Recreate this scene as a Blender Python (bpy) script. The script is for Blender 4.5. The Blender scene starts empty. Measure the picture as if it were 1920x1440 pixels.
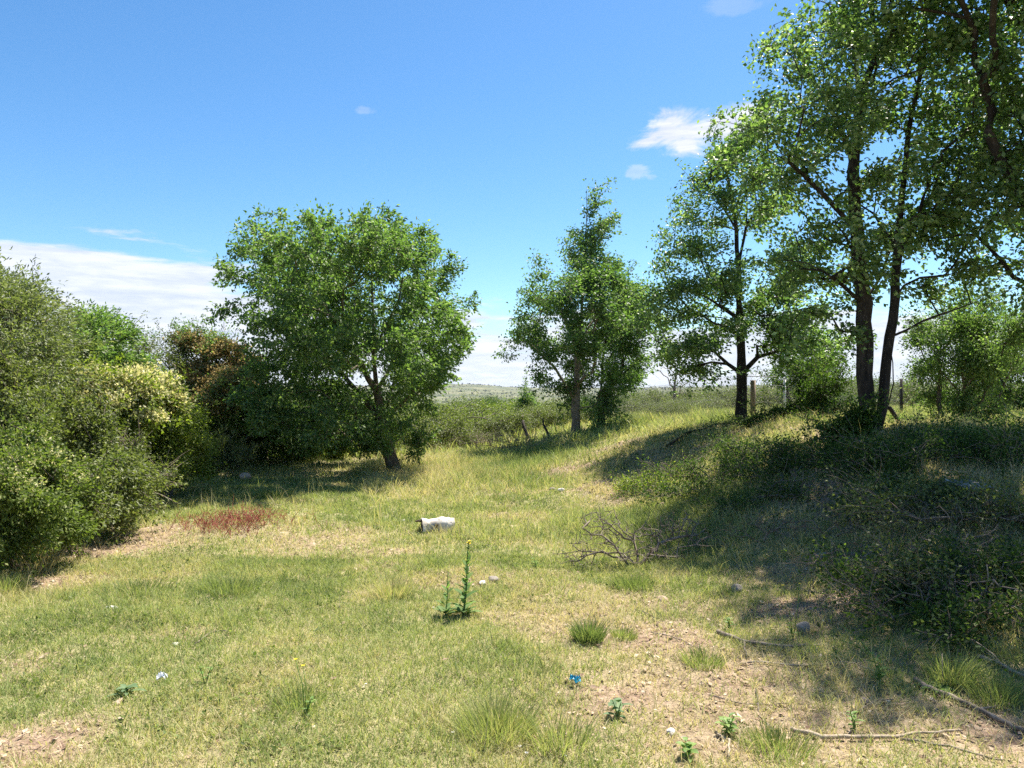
import bpy, bmesh, math, random
import numpy as np
from mathutils import Vector, kdtree
R = math.radians
C = bpy.context.scene.collection
SC = bpy.context.scene

# ------------------------------------------------------------------ camera, sky, sun, exposure
F, HY, CAMZ = 1400.0, 735.0, 1.65          # focal length and horizon row in photo pixels, eye height
cam_d = bpy.data.cameras.new('camera'); cam = bpy.data.objects.new('camera', cam_d); C.objects.link(cam)
cam_d.sensor_width = 36; cam_d.lens = F / 1920 * 36; cam_d.shift_y = (HY - 720) / 1920
cam_d.clip_start = 0.05; cam_d.clip_end = 20000
cam.location = (0, 0, CAMZ); cam.rotation_euler = (R(90), 0, 0)
SC.camera = cam
SUN_EL, SUN_AZ = R(62), R(38)              # azimuth clockwise from +Y (to the right of the view)
sd = bpy.data.lights.new('sun', 'SUN'); sun = bpy.data.objects.new('sun', sd); C.objects.link(sun)
sd.energy = 4.6; sd.angle = R(0.55); sd.color = (1.0, 0.94, 0.83)
sdir = Vector((math.sin(SUN_AZ)*math.cos(SUN_EL), math.cos(SUN_AZ)*math.cos(SUN_EL), math.sin(SUN_EL)))
sun.rotation_euler = sdir.to_track_quat('Z', 'Y').to_euler(); sun.location = (20, 20, 40)
SC.view_settings.view_transform = 'Standard'; SC.view_settings.look = 'None'
SC.view_settings.exposure = 1.44; SC.view_settings.gamma = 1.0
try: SC.view_settings.use_curve_mapping = False
except Exception: pass
SC.render.engine = 'CYCLES'
SC.cycles.max_bounces = 7; SC.cycles.diffuse_bounces = 3; SC.cycles.glossy_bounces = 2
SC.cycles.transmission_bounces = 4; SC.cycles.transparent_max_bounces = 4; SC.cycles.volume_bounces = 0
SC.cycles.use_denoising = False; SC.cycles.sample_clamp_indirect = 2.5; SC.cycles.sample_clamp_direct = 6

class NT:
    """small helper for wiring shader nodes"""
    def __init__(s, tree): s.t = tree; tree.nodes.clear()
    def n(s, typ, **kw):
        nd = s.t.nodes.new(typ)
        for k, v in kw.items(): setattr(nd, k, v)
        return nd
    def l(s, a, b): s.t.links.new(a, b)
    def put(s, sock, v):
        if isinstance(v, bpy.types.NodeSocket): s.l(v, sock)
        else: sock.default_value = v
    def m(s, op, a, b=None, c=None, clamp=False):
        nd = s.n('ShaderNodeMath', operation=op, use_clamp=clamp)
        for i, v in enumerate((a, b, c)):
            if v is not None: s.put(nd.inputs[i], v)
        return nd.outputs[0]
    def mix(s, f, a, b):
        nd = s.n('ShaderNodeMix', data_type='RGBA')
        s.put(nd.inputs[0], f); s.put(nd.inputs[6], a); s.put(nd.inputs[7], b)
        return nd.outputs[2]
    def ramp(s, f, stops):
        nd = s.n('ShaderNodeValToRGB'); e = nd.color_ramp.elements
        while len(e) < len(stops): e.new(0.5)
        for el, (p, c) in zip(e, stops):
            el.position = p; el.color = (*c, 1) if len(c) == 3 else c
        s.put(nd.inputs[0], f); return nd.outputs[0]
    def noise(s, vec, scale, detail=4, rough=0.55, dist=0.0):
        nd = s.n('ShaderNodeTexNoise'); nd.inputs['Scale'].default_value = scale
        nd.inputs['Detail'].default_value = detail; nd.inputs['Roughness'].default_value = rough
        nd.inputs['Distortion'].default_value = dist
        if vec is not None: s.l(vec, nd.inputs['Vector'])
        return nd.outputs[0]
    def smooth(s, v, a, b):
        nd = s.n('ShaderNodeMapRange', interpolation_type='SMOOTHSTEP')
        s.put(nd.inputs[0], v); s.put(nd.inputs[1], a); s.put(nd.inputs[2], b)
        return nd.outputs[0]

# world: physical sky with a low bank of stratocumulus and one small cumulus
w = bpy.data.worlds.new('World'); SC.world = w; w.use_nodes = True
nt = NT(w.node_tree)
sky = nt.n('ShaderNodeTexSky', sky_type='NISHITA'); sky.sun_disc = False
sky.sun_elevation = SUN_EL; sky.sun_rotation = SUN_AZ
sky.air_density = 1.0; sky.dust_density = 0.6; sky.ozone_density = 2.0; sky.altitude = 800
tc = nt.n('ShaderNodeTexCoord'); D = tc.outputs['Generated']
sx = nt.n('ShaderNodeSeparateXYZ'); nt.l(D, sx.inputs[0])
az = nt.m('ARCTAN2', sx.outputs[0], sx.outputs[1]); el = nt.m('ARCSINE', sx.outputs[2])
SKYK = 0.075
hsv = nt.n('ShaderNodeHueSaturation'); hsv.inputs['Saturation'].default_value = 1.24; hsv.inputs['Value'].default_value = 1.0
nt.l(sky.outputs[0], hsv.inputs['Color'])
tn = nt.n('ShaderNodeVectorMath', operation='MULTIPLY'); nt.l(hsv.outputs[0], tn.inputs[0]); tn.inputs[1].default_value = (.86, .955, .955); skyc = tn.outputs[0]
vm = nt.n('ShaderNodeVectorMath', operation='MULTIPLY'); nt.l(D, vm.inputs[0]); vm.inputs[1].default_value = (2.2, 2.2, 15.0)
vm2 = nt.n('ShaderNodeVectorMath', operation='MULTIPLY'); nt.l(D, vm2.inputs[0]); vm2.inputs[1].default_value = (1, 1, 2.2)
edge = nt.noise(vm.outputs[0], 2.2, 6, 0.58, 0.3)
fine = nt.noise(vm.outputs[0], 6.0, 6, 0.6, 0.2)
# height of the bank's upper edge against azimuth
thr = nt.m('MULTIPLY_ADD', nt.smooth(az, -0.05, -0.6), 0.092, 0.094)
hgt = nt.m('SUBTRACT', nt.m('ADD', thr, nt.m('MULTIPLY', nt.m('SUBTRACT', edge, 0.5), 0.20)), el)
bank = nt.smooth(hgt, -0.004, 0.022)
bank = nt.m('MULTIPLY', bank, nt.smooth(nt.m('ADD', fine, nt.m('MULTIPLY', el, 1.3)), 0.30, 0.46))
dens = nt.m('MULTIPLY', bank, 0.93)
def puff(a0, e0, ra, re, k, amt):
    da = nt.m('DIVIDE', nt.m('SUBTRACT', az, a0), ra); de = nt.m('DIVIDE', nt.m('SUBTRACT', el, e0), re)
    r2 = nt.m('ADD', nt.m('MULTIPLY', da, da), nt.m('MULTIPLY', de, de))
    nz = nt.noise(vm2.outputs[0], k, 7, 0.62, 0.5)
    v = nt.m('ADD', nt.m('SUBTRACT', 1.0, r2), nt.m('MULTIPLY', nt.m('SUBTRACT', nz, 0.5), 4.4))
    return nt.m('MULTIPLY', nt.smooth(v, 0.0, 0.9), amt)
for a in ((0.262, 0.328, 0.115, 0.032, 12, 0.97), (0.168, 0.283, 0.026, 0.012, 26, 0.38), (-0.195, 0.355, 0.016, 0.006, 20, 0.22), (-0.43, 0.475, 0.02, 0.008, 20, 0.15), (0.28, 0.46, 0.05, 0.012, 20, 0.15)):
    dens = nt.m('MAXIMUM', dens, puff(*a))
ctone = nt.mix(nt.smooth(fine, 0.3, 0.7), (0.60, 0.66, 0.80, 1), (0.84, 0.86, 0.93, 1))
ccol = nt.n('ShaderNodeVectorMath', operation='SCALE'); nt.l(ctone, ccol.inputs[0]); ccol.inputs[3].default_value = 0.46 / SKYK
allc = nt.mix(dens, skyc, ccol.outputs[0])
bg = nt.n('ShaderNodeBackground'); nt.l(allc, bg.inputs[0]); bg.inputs[1].default_value = SKYK
wo = nt.n('ShaderNodeOutputWorld'); nt.l(bg.outputs[0], wo.inputs[0])

# ------------------------------------------------------------------ noise and terrain
_t = np.random.default_rng(7).random((256, 256))
def vnoise(x, y):
    xi = np.floor(x).astype(int); yi = np.floor(y).astype(int); fx = x - xi; fy = y - yi
    fx = fx*fx*(3-2*fx); fy = fy*fy*(3-2*fy)
    a = _t[xi & 255, yi & 255]; b = _t[(xi+1) & 255, yi & 255]; c = _t[xi & 255, (yi+1) & 255]; d = _t[(xi+1) & 255, (yi+1) & 255]
    return (a*(1-fx)+b*fx)*(1-fy) + (c*(1-fx)+d*fx)*fy
def fbm(x, y, o=4):
    s = 0; a = 0.5; n = 0
    for k in range(o):
        s = s + a*vnoise(x*2**k+17.3*k, y*2**k+5.1*k); n += a; a *= 0.5
    return s/n
def sstep(v, a, b):
    t = np.clip((v-a)/(b-a), 0, 1); return t*t*(3-2*t)

CP = np.array([
 (-4,3,0),(0,3,0),(2,3,0),(-4,6,0),(0,6,0),(-3,9,0),(0,9,0),(-4,13,.02),(0,12,0),(-3,18,0),(0,20,0),(-1,-3,0),(-6,-3,0),(3,-3,.1),
 (-8,5,-.05),(-9,12,0),(-10,20,0),(-3,24,0),(3.4,3,.04),
 (2.9,4.3,.05),(1.9,5.9,.05),(1.5,8,.04),(1.4,10.3,.05),(.9,13,.05),(.6,16,.05),
 (3.9,6.0,.5),(3.1,7.8,.5),(2.7,10,.5),(2.3,12,.45),(1.7,15,.35),
 (5.6,8,1.1),(4.8,9.9,1.05),(3.9,12,1.0),(3.5,14.5,.92),(2.5,15.5,.62),(4.45,14.5,1.03),(1.8,19,.42),
 (7,4,1.1),(5,3.4,.6),(7,0,.9),(8,10,1.08),(8,14,.98),(10,20,.9),(5,20,.9),(3.5,24,.75),(1.4,23,.32),(-2,28,-.05),(-9,28,-.1),
 (8,30,.8),(20,30,.8),(20,12,1.1),(20,0,1.2),(-20,0,-.2),(-20,20,-.2),(0,34,-.1),(0,-20,0),(15,-15,.8),(-15,-15,0),(-20,40,-.4),(20,45,.5),(0,45,-.5)], float)
def _phi(r): return np.sqrt(r*r+0.49)
_A = _phi(np.hypot(CP[:, None, 0]-CP[None, :, 0], CP[:, None, 1]-CP[None, :, 1])) - np.eye(len(CP))*0.02
_W = np.linalg.solve(_A, CP[:, 2])
HILL_T = np.array([-1.2, -.5, -.3, -.12, -.095, -.06, -.03, -.01, .03, .13, .22, .30, .6, 1.2])
HILL_E = np.array([10, 11, 12, 12, 14.5, 15, 13, 10.5, 8.5, 8, 8.5, 11, 12, 10])
def height(x, y):
    x = np.asarray(x, float); y = np.asarray(y, float); sh = x.shape
    x = x.ravel(); y = y.ravel(); out = np.empty_like(x)
    for i in range(0, len(x), 60000):
        a = x[i:i+60000]; b = y[i:i+60000]; r = np.hypot(a, b)
        k = np.minimum(1, 46/np.maximum(r, 1e-3))
        z = _phi(np.hypot(a[:, None]*k[:, None]-CP[None, :, 0], b[:, None]*k[:, None]-CP[None, :, 1])) @ _W
        z = z + (fbm(a*1.1, b*1.1, 3)-.5)*.10*sstep(r, 1, 6) + (fbm(a*6, b*6, 2)-.5)*.035
        z = z + (fbm(a*.95+5, b*.95+3, 3)-.5)*.42*sstep(z, .12, .5)*(1-sstep(r, 12.5, 16))
        far = -3.5*sstep(r, 36, 170)-23*sstep(r, 80, 1300)
        t = np.where(b > 0, a/np.maximum(b, 1), np.sign(a)*1.2)
        e = np.interp(t, HILL_T, HILL_E)/F*3400*np.sqrt(1+np.clip(t, -1.2, 1.2)**2)
        far = far + (e+28)*sstep(r, 1300, 3500) + (fbm(a/300, b/300, 4)-.5)*22*sstep(r, 900, 2200)*(1-sstep(r, 2600, 3400)*.75) + (fbm(a/60, b/60, 3)-.5)*1.5*sstep(r, 60, 200)
        f = sstep(r, 36, 90)
        out[i:i+60000] = z*(1-f) + far*f - .3*f
    return out.reshape(sh)
def hz(x, y): return float(height(np.array([x]), np.array([y]))[0])
def P(px, py, d): return np.array([(px-960)/F*d, d, CAMZ-(py-HY)/F*d])
_ds = np.concatenate([np.arange(2.5, 30, .03), np.arange(30, 120, .5)])
def G(px, py):
    """where the line of sight through photo pixel (px, py) meets the ground"""
    z = CAMZ-(py-HY)/F*_ds; h = height((px-960)/F*_ds, _ds)
    i = np.argmax(z <= h)
    d = _ds[i] if (z <= h).any() else 60.0
    return np.array([(px-960)/F*d, d, float(h[i])])

# ------------------------------------------------------------------ mesh helpers
class MB:
    def __init__(s): s.v = []; s.f = []; s.a = []; s.n = 0
    def add(s, verts, faces, val=0.5):
        verts = np.asarray(verts, float); s.v.append(verts)
        for f in faces: s.f.append([i+s.n for i in f]); 
        s.a.extend([val]*len(faces) if np.isscalar(val) else list(val)); s.n += len(verts)
    def tube(s, pts, rad, sides=6, val=0.5, cap=True, jit=0.0, rng=None):
        pts = np.asarray(pts, float); n = len(pts); rad = np.broadcast_to(np.asarray(rad, float), (n,))
        tan = np.gradient(pts, axis=0); tan /= np.linalg.norm(tan, axis=1)[:, None]+1e-9
        ref = np.array([0, 0, 1.]) if abs(tan[0][2]) < .9 else np.array([0, 1., 0])
        u = np.cross(tan, ref); u /= np.linalg.norm(u, axis=1)[:, None]+1e-9; w_ = np.cross(tan, u)
        an = np.arange(sides)*2*math.pi/sides
        r = rad[:, None]*(1 if not jit else 1+jit*(rng.random((n, sides))-.5)*2)
        ring = pts[:, None]+r[..., None]*(np.cos(an)[None, :, None]*u[:, None]+np.sin(an)[None, :, None]*w_[:, None])
        fs = []
        for i in range(n-1):
            for k in range(sides):
                k2 = (k+1) % sides
                fs.append([i*sides+k, i*sides+k2, (i+1)*sides+k2, (i+1)*sides+k])
        if cap: fs.append(list(range(sides))[::-1]); fs.append([(n-1)*sides+k for k in range(sides)])
        s.add(ring.reshape(-1, 3), fs, val)
    def obj(s, name, mat, parent=None, origin=(0, 0, 0), smooth=True):
        me = bpy.data.meshes.new(name); o = np.asarray(origin, float)
        me.from_pydata((np.concatenate(s.v)-o).tolist(), [], s.f)
        at = me.attributes.new('v', 'FLOAT', 'FACE'); at.data.foreach_set('value', np.array(s.a, np.float32))
        if smooth: me.polygons.foreach_set('use_smooth', np.ones(len(s.f), bool))
        me.materials.append(mat)
        ob = bpy.data.objects.new(name, me); C.objects.link(ob)
        if parent is not None: ob.parent = parent
        else: ob.location = o
        return ob
def np_mesh(name, verts, loops, starts, mat, vals=None, parent=None, origin=(0, 0, 0), smooth=False):
    me = bpy.data.meshes.new(name)
    verts = (verts-np.asarray(origin)).astype(np.float32)
    me.vertices.add(len(verts)); me.vertices.foreach_set('co', verts.ravel())
    me.loops.add(len(loops)); me.loops.foreach_set('vertex_index', loops.astype(np.int32))
    me.polygons.add(len(starts)); me.polygons.foreach_set('loop_start', starts.astype(np.int32))
    if smooth: me.polygons.foreach_set('use_smooth', np.ones(len(starts), bool))
    me.update(calc_edges=True)
    if vals is not None:
        at = me.attributes.new('v', 'FLOAT', 'FACE'); at.data.foreach_set('value', vals.astype(np.float32))
    me.materials.append(mat)
    ob = bpy.data.objects.new(name, me); C.objects.link(ob)
    if parent is not None: ob.parent = parent
    else: ob.location = origin
    return ob
def tag(o, label=None, cat=None, group=None, kind=None):
    if label: o['label'] = label
    if cat: o['category'] = cat
    if group: o['group'] = group
    if kind: o['kind'] = kind
    return o
def thing(name, loc, label, cat, group=None):
    o = bpy.data.objects.new(name, None); C.objects.link(o); o.location = Vector(loc); o.empty_display_size = .2
    return tag(o, label, cat, group)
def unit(a): return a/(np.linalg.norm(a, axis=-1, keepdims=True)+1e-9)

# ------------------------------------------------------------------ materials
def new_mat(name):
    m = bpy.data.materials.new(name); m.use_nodes = True; return m, NT(m.node_tree)
def leaf_mat(name, cols, trans=0.38, rough=0.5, spec=0.35, tcol=None):
    m, t = new_mat(name)
    at = t.n('ShaderNodeAttribute', attribute_name='v')
    col = t.ramp(at.outputs['Fac'], [(i/(len(cols)-1), c) for i, c in enumerate(cols)])
    p = t.n('ShaderNodeBsdfPrincipled'); t.l(col, p.inputs['Base Color'])
    p.inputs['Roughness'].default_value = rough; p.inputs['Specular IOR Level'].default_value = spec
    tr = t.n('ShaderNodeBsdfTranslucent')
    tint = t.n('ShaderNodeMix', data_type='RGBA', blend_type='MULTIPLY'); tint.inputs[0].default_value = 1
    t.l(col, tint.inputs[6]); tint.inputs[7].default_value = (*(tcol or (1.5, 1.75, .7)), 1)
    t.l(tint.outputs[2], tr.inputs[0])
    mx = t.n('ShaderNodeMixShader'); mx.inputs[0].default_value = trans
    t.l(p.outputs[0], mx.inputs[1]); t.l(tr.outputs[0], mx.inputs[2])
    o = t.n('ShaderNodeOutputMaterial'); t.l(mx.outputs[0], o.inputs[0]); return m
def rough_mat(name, stops, scale=8, rough=0.9, bump=0.4, stretch=(1, 1, 1), spec=.2, dist=.02, detail=6):
    m, t = new_mat(name)
    tc = t.n('ShaderNodeTexCoord'); mp = t.n('ShaderNodeMapping'); t.l(tc.outputs['Object'], mp.inputs[0]); mp.inputs['Scale'].default_value = stretch
    n1 = t.noise(mp.outputs[0], scale, detail, .65, .4)
    n2 = t.noise(mp.outputs[0], scale*5, 4, .7)
    f = t.m('ADD', t.m('MULTIPLY', n1, .65), t.m('MULTIPLY', n2, .35))
    col = t.ramp(t.smooth(f, .3, .7), stops)
    p = t.n('ShaderNodeBsdfPrincipled'); t.l(col, p.inputs['Base Color']); p.inputs['Roughness'].default_value = rough; p.inputs['Specular IOR Level'].default_value = spec
    b = t.n('ShaderNodeBump'); b.inputs['Strength'].default_value = bump; b.inputs['Distance'].default_value = dist; t.l(f, b.inputs['Height']); t.l(b.outputs[0], p.inputs['Normal'])
    o = t.n('ShaderNodeOutputMaterial'); t.l(p.outputs[0], o.inputs[0]); return m

M = {}
M['leaf_elm'] = leaf_mat('leaf_elm', [(.048,.088,.032),(.080,.140,.048),(.118,.188,.062),(.172,.240,.088),(.27,.32,.15)], .44)
M['leaf_plane'] = leaf_mat('leaf_plane', [(.045,.085,.032),(.070,.130,.042),(.11,.18,.058),(.18,.25,.095),(.33,.40,.22)], .42, .45, .5)
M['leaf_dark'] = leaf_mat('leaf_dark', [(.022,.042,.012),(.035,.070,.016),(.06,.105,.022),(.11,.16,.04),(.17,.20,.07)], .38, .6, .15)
M['leaf_olive'] = leaf_mat('leaf_olive', [(.06,.075,.024),(.095,.115,.036),(.135,.16,.05),(.18,.20,.07),(.25,.25,.11)], .36)
M['leaf_lime'] = leaf_mat('leaf_lime', [(.07,.095,.016),(.12,.16,.026),(.18,.225,.036),(.25,.29,.055),(.34,.35,.10)], .42)
M['leaf_lime2'] = leaf_mat('leaf_sage', [(.04,.06,.015),(.07,.10,.024),(.105,.145,.032),(.15,.19,.05),(.23,.25,.09)], .38, .55, .2)
M['leaf_grey'] = leaf_mat('leaf_grey', [(.07,.09,.038),(.11,.135,.055),(.16,.185,.08),(.21,.23,.11),(.28,.28,.16)], .34)
M['blossom_cream'] = leaf_mat('blossom_cream', [(.46,.42,.20),(.58,.54,.28),(.68,.64,.38),(.76,.72,.46)], .4, .8, .1, (1.2,1.2,.8))
M['blossom_rust'] = leaf_mat('blossom_rust', [(.27,.20,.085),(.38,.29,.13),(.50,.40,.20),(.60,.50,.28)], .4, .8, .1, (1.2,1.1,.8))
M['red_stem'] = leaf_mat('red_stem', [(.22,.055,.045),(.34,.09,.075),(.44,.15,.12),(.26,.19,.10)], .15, .7, .1, (1.2,.8,.7))
M['grass'] = leaf_mat('grass', [(.12,.175,.065),(.205,.255,.088),(.295,.35,.122),(.41,.40,.185),(.50,.435,.25),(.58,.475,.32)], .40, .6, .2, (1.25,1.3,.7))
M['yellow'] = leaf_mat('yellow', [(.6,.5,.02),(.8,.68,.03)], .2, .6, .2, (1, 1, .5))
M['white_petal'] = leaf_mat('white_petal', [(.75,.73,.68),(.85,.83,.8)], .3, .6, .2, (1, 1, 1))
M['litter'] = leaf_mat('litter', [(.11,.068,.048),(.22,.145,.10),(.35,.25,.175),(.47,.36,.26),(.60,.50,.38)], .05, .9, .1, (1, 1, 1))
M['far_scrub'] = leaf_mat('far_scrub', [(.035,.048,.022),(.055,.07,.034),(.08,.09,.048)], .0, .95, .0)
M['bark'] = rough_mat('bark', [(0,(.055,.042,.032)),(.5,(.12,.095,.072)),(1,(.23,.19,.15))], 9, .92, .8, (1,1,.22))
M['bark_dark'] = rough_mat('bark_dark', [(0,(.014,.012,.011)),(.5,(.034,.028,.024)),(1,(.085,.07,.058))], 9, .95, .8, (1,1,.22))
M['twig'] = rough_mat('twig', [(0,(.10,.078,.058)),(.5,(.20,.16,.125)),(1,(.33,.28,.23))], 12, .9, .5)
M['twig_pale'] = rough_mat('twig_pale', [(0,(.20,.15,.10)),(.5,(.34,.27,.19)),(1,(.48,.40,.31))], 12, .9, .5)
M['log'] = rough_mat('log', [(0,(.24,.20,.16)),(.35,(.52,.47,.41)),(1,(.80,.77,.72))], 9, .85, .6, (.35,1,1), .2, .01)
M['log_end'] = rough_mat('log_end', [(0,(.05,.038,.028)),(1,(.16,.12,.09))], 20, .95, .8)
M['stone'] = rough_mat('stone', [(0,(.16,.14,.12)),(1,(.34,.30,.255))], 9, .9, .6)
M['stone_pink'] = rough_mat('stone_pink', [(0,(.34,.22,.16)),(1,(.60,.45,.36))], 9, .9, .6)
M['stone_white'] = rough_mat('stone_white', [(0,(.50,.47,.42)),(1,(.82,.79,.73))], 9, .9, .5)
M['post'] = rough_mat('post', [(0,(.14,.10,.075)),(.5,(.30,.23,.17)),(1,(.45,.36,.28))], 7, .9, .6, (1,1,.15))
M['post_dark'] = rough_mat('post_dark', [(0,(.025,.02,.018)),(1,(.085,.07,.06))], 7, .9, .6, (1,1,.15))
M['wire'] = rough_mat('wire', [(0,(.16,.15,.14)),(1,(.26,.25,.24))], 30, .6, .1)
M['paint_white'] = rough_mat('paint_white', [(0,(.55,.53,.50)),(1,(.80,.79,.76))], 10, .6, .2)
M['plastic_white'] = rough_mat('plastic_white', [(0,(.74,.74,.74)),(1,(.88,.88,.88))], 10, .35, .2, (1,1,1), .5)
M['plastic_blue'] = rough_mat('plastic_blue', [(0,(.01,.22,.36)),(1,(.03,.42,.55))], 20, .3, .3, (1,1,1), .5)

def ground_mat():
    m, t = new_mat('ground_soil')
    g = t.n('ShaderNodeNewGeometry'); pos = g.outputs['Position']
    at = t.n('ShaderNodeAttribute', attribute_name='bare'); far = t.n('ShaderNodeAttribute', attribute_name='far')
    n1 = t.noise(pos, 1.3, 6, .6); n2 = t.noise(pos, 14, 6, .7, .5); n3 = t.noise(pos, 70, 4, .7)
    soil = t.ramp(t.smooth(t.m('ADD', t.m('MULTIPLY', n2, .6), t.m('MULTIPLY', n3, .4)), .3, .72), [(0,(.12,.078,.054)),(.4,(.245,.168,.118)),(.75,(.37,.275,.20)),(1,(.50,.40,.30))])
    turf = t.ramp(t.smooth(t.m('ADD', t.m('MULTIPLY', n2, .5), t.m('MULTIPLY', n1, .5)), .32, .68), [(0,(.17,.16,.08)),(.5,(.31,.28,.145)),(1,(.45,.38,.23))])
    near = t.mix(at.outputs['Fac'], turf, soil)
    vor = t.n('ShaderNodeTexVoronoi'); t.l(pos, vor.inputs['Vector']); vor.inputs['Scale'].default_value = .09
    f1 = t.noise(pos, .012, 6, .65); f2 = t.noise(pos, .11, 5, .75)
    bush = t.smooth(t.m('ADD', vor.outputs['Distance'], t.m('MULTIPLY', f2, .5)), .62, .45)
    veld = t.ramp(t.smooth(f1, .35, .65), [(0,(.085,.098,.050)),(.45,(.12,.128,.066)),(1,(.20,.19,.105))])
    veld = t.mix(t.m('MULTIPLY', bush, .8), veld, (.045,.058,.030,1))
    col = t.mix(far.outputs['Fac'], near, veld)
    p = t.n('ShaderNodeBsdfPrincipled'); t.l(col, p.inputs['Base Color']); p.inputs['Roughness'].default_value = 1; p.inputs['Specular IOR Level'].default_value = .1
    b = t.n('ShaderNodeBump'); b.inputs['Strength'].default_value = .8; b.inputs['Distance'].default_value = .03
    t.l(t.m('ADD', n2, t.m('MULTIPLY', n3, .4)), b.inputs['Height']); t.l(b.outputs[0], p.inputs['Normal'])
    o = t.n('ShaderNodeOutputMaterial'); t.l(p.outputs[0], o.inputs[0]); return m
M['ground'] = ground_mat()

# ------------------------------------------------------------------ ground cover maps
BARE = []     # (x, y, radius along x, along y, strength)
for px, py, rx, ry, k in ((1420,1300,.75,.5,.95),(1650,1380,.8,.45,.9),(1250,1180,.5,.45,.75),(1560,1260,.7,.3,.8),(1850,1380,.5,.4,.9),(1300,1150,.5,.4,.7),
        (1090,880,.75,1.4,.6),(1180,910,.6,1.0,.7),(1230,860,1.0,.9,.7),(70,1090,.7,.35,.8),(260,1020,.7,.9,.6),(400,1000,1.0,.5,.5),(1010,1330,.18,.2,.5),
        (1530,1180,.7,.5,.6),(1550,920,.6,.4,.65),(1500,1000,.8,.6,.65),(1650,1050,.9,.5,.65),(1800,1180,.8,.5,.6),(40,1400,.3,.2,.6),(120,1370,.25,.12,.5),
        (330,1190,.3,.12,.5),(640,860,1.0,.5,.4),(860,900,.4,.5,.5),(1350,830,1.0,.7,.7),(1120,850,.8,1.2,.55),(1050,870,.5,1.0,.6),(1450,950,.9,.8,.65),(1650,980,1.0,.7,.65),(1800,1050,.9,.6,.8),(1600,1130,.9,.5,.9),(1450,1080,.6,.5,.7),(1750,930,.9,.5,.65),(1500,1340,1.1,.5,.95),(1800,1420,.6,.3,.9),(1350,1400,.5,.3,.8)):
    g = G(px, py); BARE.append((g[0], g[1], rx, ry, k))
def bare(x, y):
    b = np.zeros_like(x)
    for cx, cy, rx, ry, k in BARE:
        b = np.maximum(b, k*np.exp(-(((x-cx)/rx)**2+((y-cy)/ry)**2)*.7))
    n = fbm(x*1.6+3, y*1.6, 4); b = b*(.45+1.1*n)
    return np.clip(b + .55*sstep(fbm(x*.9+40, y*.9+11, 4), .56, .72), 0, 1)

def build_ground():
    rr = np.concatenate([[.4, .9, 1.5], np.linspace(2, 14, 260), np.linspace(14.1, 46, 200), np.geomspace(47, 7000, 190)])
    th = np.concatenate([np.linspace(-math.pi, -R(50), 40)[:-1], np.linspace(-R(50), R(50), 520), np.linspace(R(50), math.pi, 40)[1:-1]])
    RR, TH = np.meshgrid(rr, th, indexing='ij'); x = RR*np.sin(TH); y = RR*np.cos(TH)
    z = height(x, y); V = np.stack([x, y, z], -1).reshape(-1, 3)
    V = np.vstack([V, [[0, 0, hz(0, 0)]]]); nr, na = len(rr), len(th)
    i, j = np.meshgrid(np.arange(nr-1), np.arange(na), indexing='ij'); j2 = (j+1) % na
    q = np.stack([i*na+j, (i+1)*na+j, (i+1)*na+j2, i*na+j2], -1).reshape(-1, 4)[:, ::-1]
    c = len(V)-1; tri = np.stack([np.full(na, c), np.arange(na), (np.arange(na)+1) % na], -1)[:, ::-1]
    loops = np.concatenate([q.ravel(), tri.ravel()]); st = np.concatenate([np.arange(len(q))*4, len(q)*4+np.arange(na)*3])
    o = np_mesh('ground', V, loops, st, M['ground'], smooth=True)
    r = np.hypot(V[:, 0], V[:, 1])
    for nm, v in (('bare', bare(V[:, 0], V[:, 1])*(r < 60)), ('far', sstep(r, 30, 90))):
        a = o.data.attributes.new(nm, 'FLOAT', 'POINT'); a.data.foreach_set('value', v.astype(np.float32))
    tag(o, kind='structure')
build_ground()

# ------------------------------------------------------------------ blades, leaves, plants
def blades(x, y, z, h, wd, lean, ang, val, curl=.5):
    """grass blades: one quad and one triangle each"""
    n = len(x); b = np.stack([x, y, z], -1)
    d = np.stack([np.cos(ang), np.sin(ang), np.zeros(n)], -1)
    rs = np.random.default_rng(n); fa = rs.random(n)*6.283
    s = np.stack([np.cos(fa), np.sin(fa), np.zeros(n)], -1)*wd[:, None]*.5
    m = b + d*(lean*h*.45)[:, None]; m[:, 2] += h*.55*np.sqrt(np.clip(1-lean**2*.5, .1, 1))
    t = b + d*(lean*h)[:, None]*(1+curl*.3); t[:, 2] += h*np.clip(1-lean**2*curl, .12, 1)
    V = np.stack([b-s, b+s, m+s*.8, m-s*.8, t], 1).reshape(-1, 3)
    k = np.arange(n)*5
    L = np.stack([k, k+1, k+2, k+3, k+3, k+2, k+4], -1).ravel()
    S = np.stack([np.arange(n)*7, np.arange(n)*7+4], -1).ravel()
    return V, L, S, np.repeat(val, 2)
def leaves(pos, dr, L, W, up, val, fold=.25):
    """leaf = two triangles folded along the midrib"""
    n = len(pos); s = unit(np.cross(dr, up)); nm = np.cross(s, dr)
    a = pos; t = pos+dr*L[:, None]; mid = pos+dr*(L*.45)[:, None]
    l = mid+s*(W*.5)[:, None]+nm*(W*fold)[:, None]; r = mid-s*(W*.5)[:, None]+nm*(W*fold)[:, None]
    V = np.stack([a, l, t, r], 1).reshape(-1, 3); k = np.arange(n)*4
    Lp = np.stack([k, k+1, k+2, k, k+2, k+3], -1).ravel(); S = np.arange(2*n)*3
    return V, Lp, S, np.repeat(val, 2)

def sample_blobs(blobs, n, rng, shell=.45):
    b = np.array(blobs, float); vol = b[:, 3]*b[:, 4]*b[:, 5]; pr = vol**.8; pr /= pr.sum()
    k = rng.choice(len(b), n, p=pr); d = unit(rng.normal(size=(n, 3))); r = rng.random(n)**shell
    return b[k, :3]+d*r[:, None]*b[k, 3:6], d, k

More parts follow.
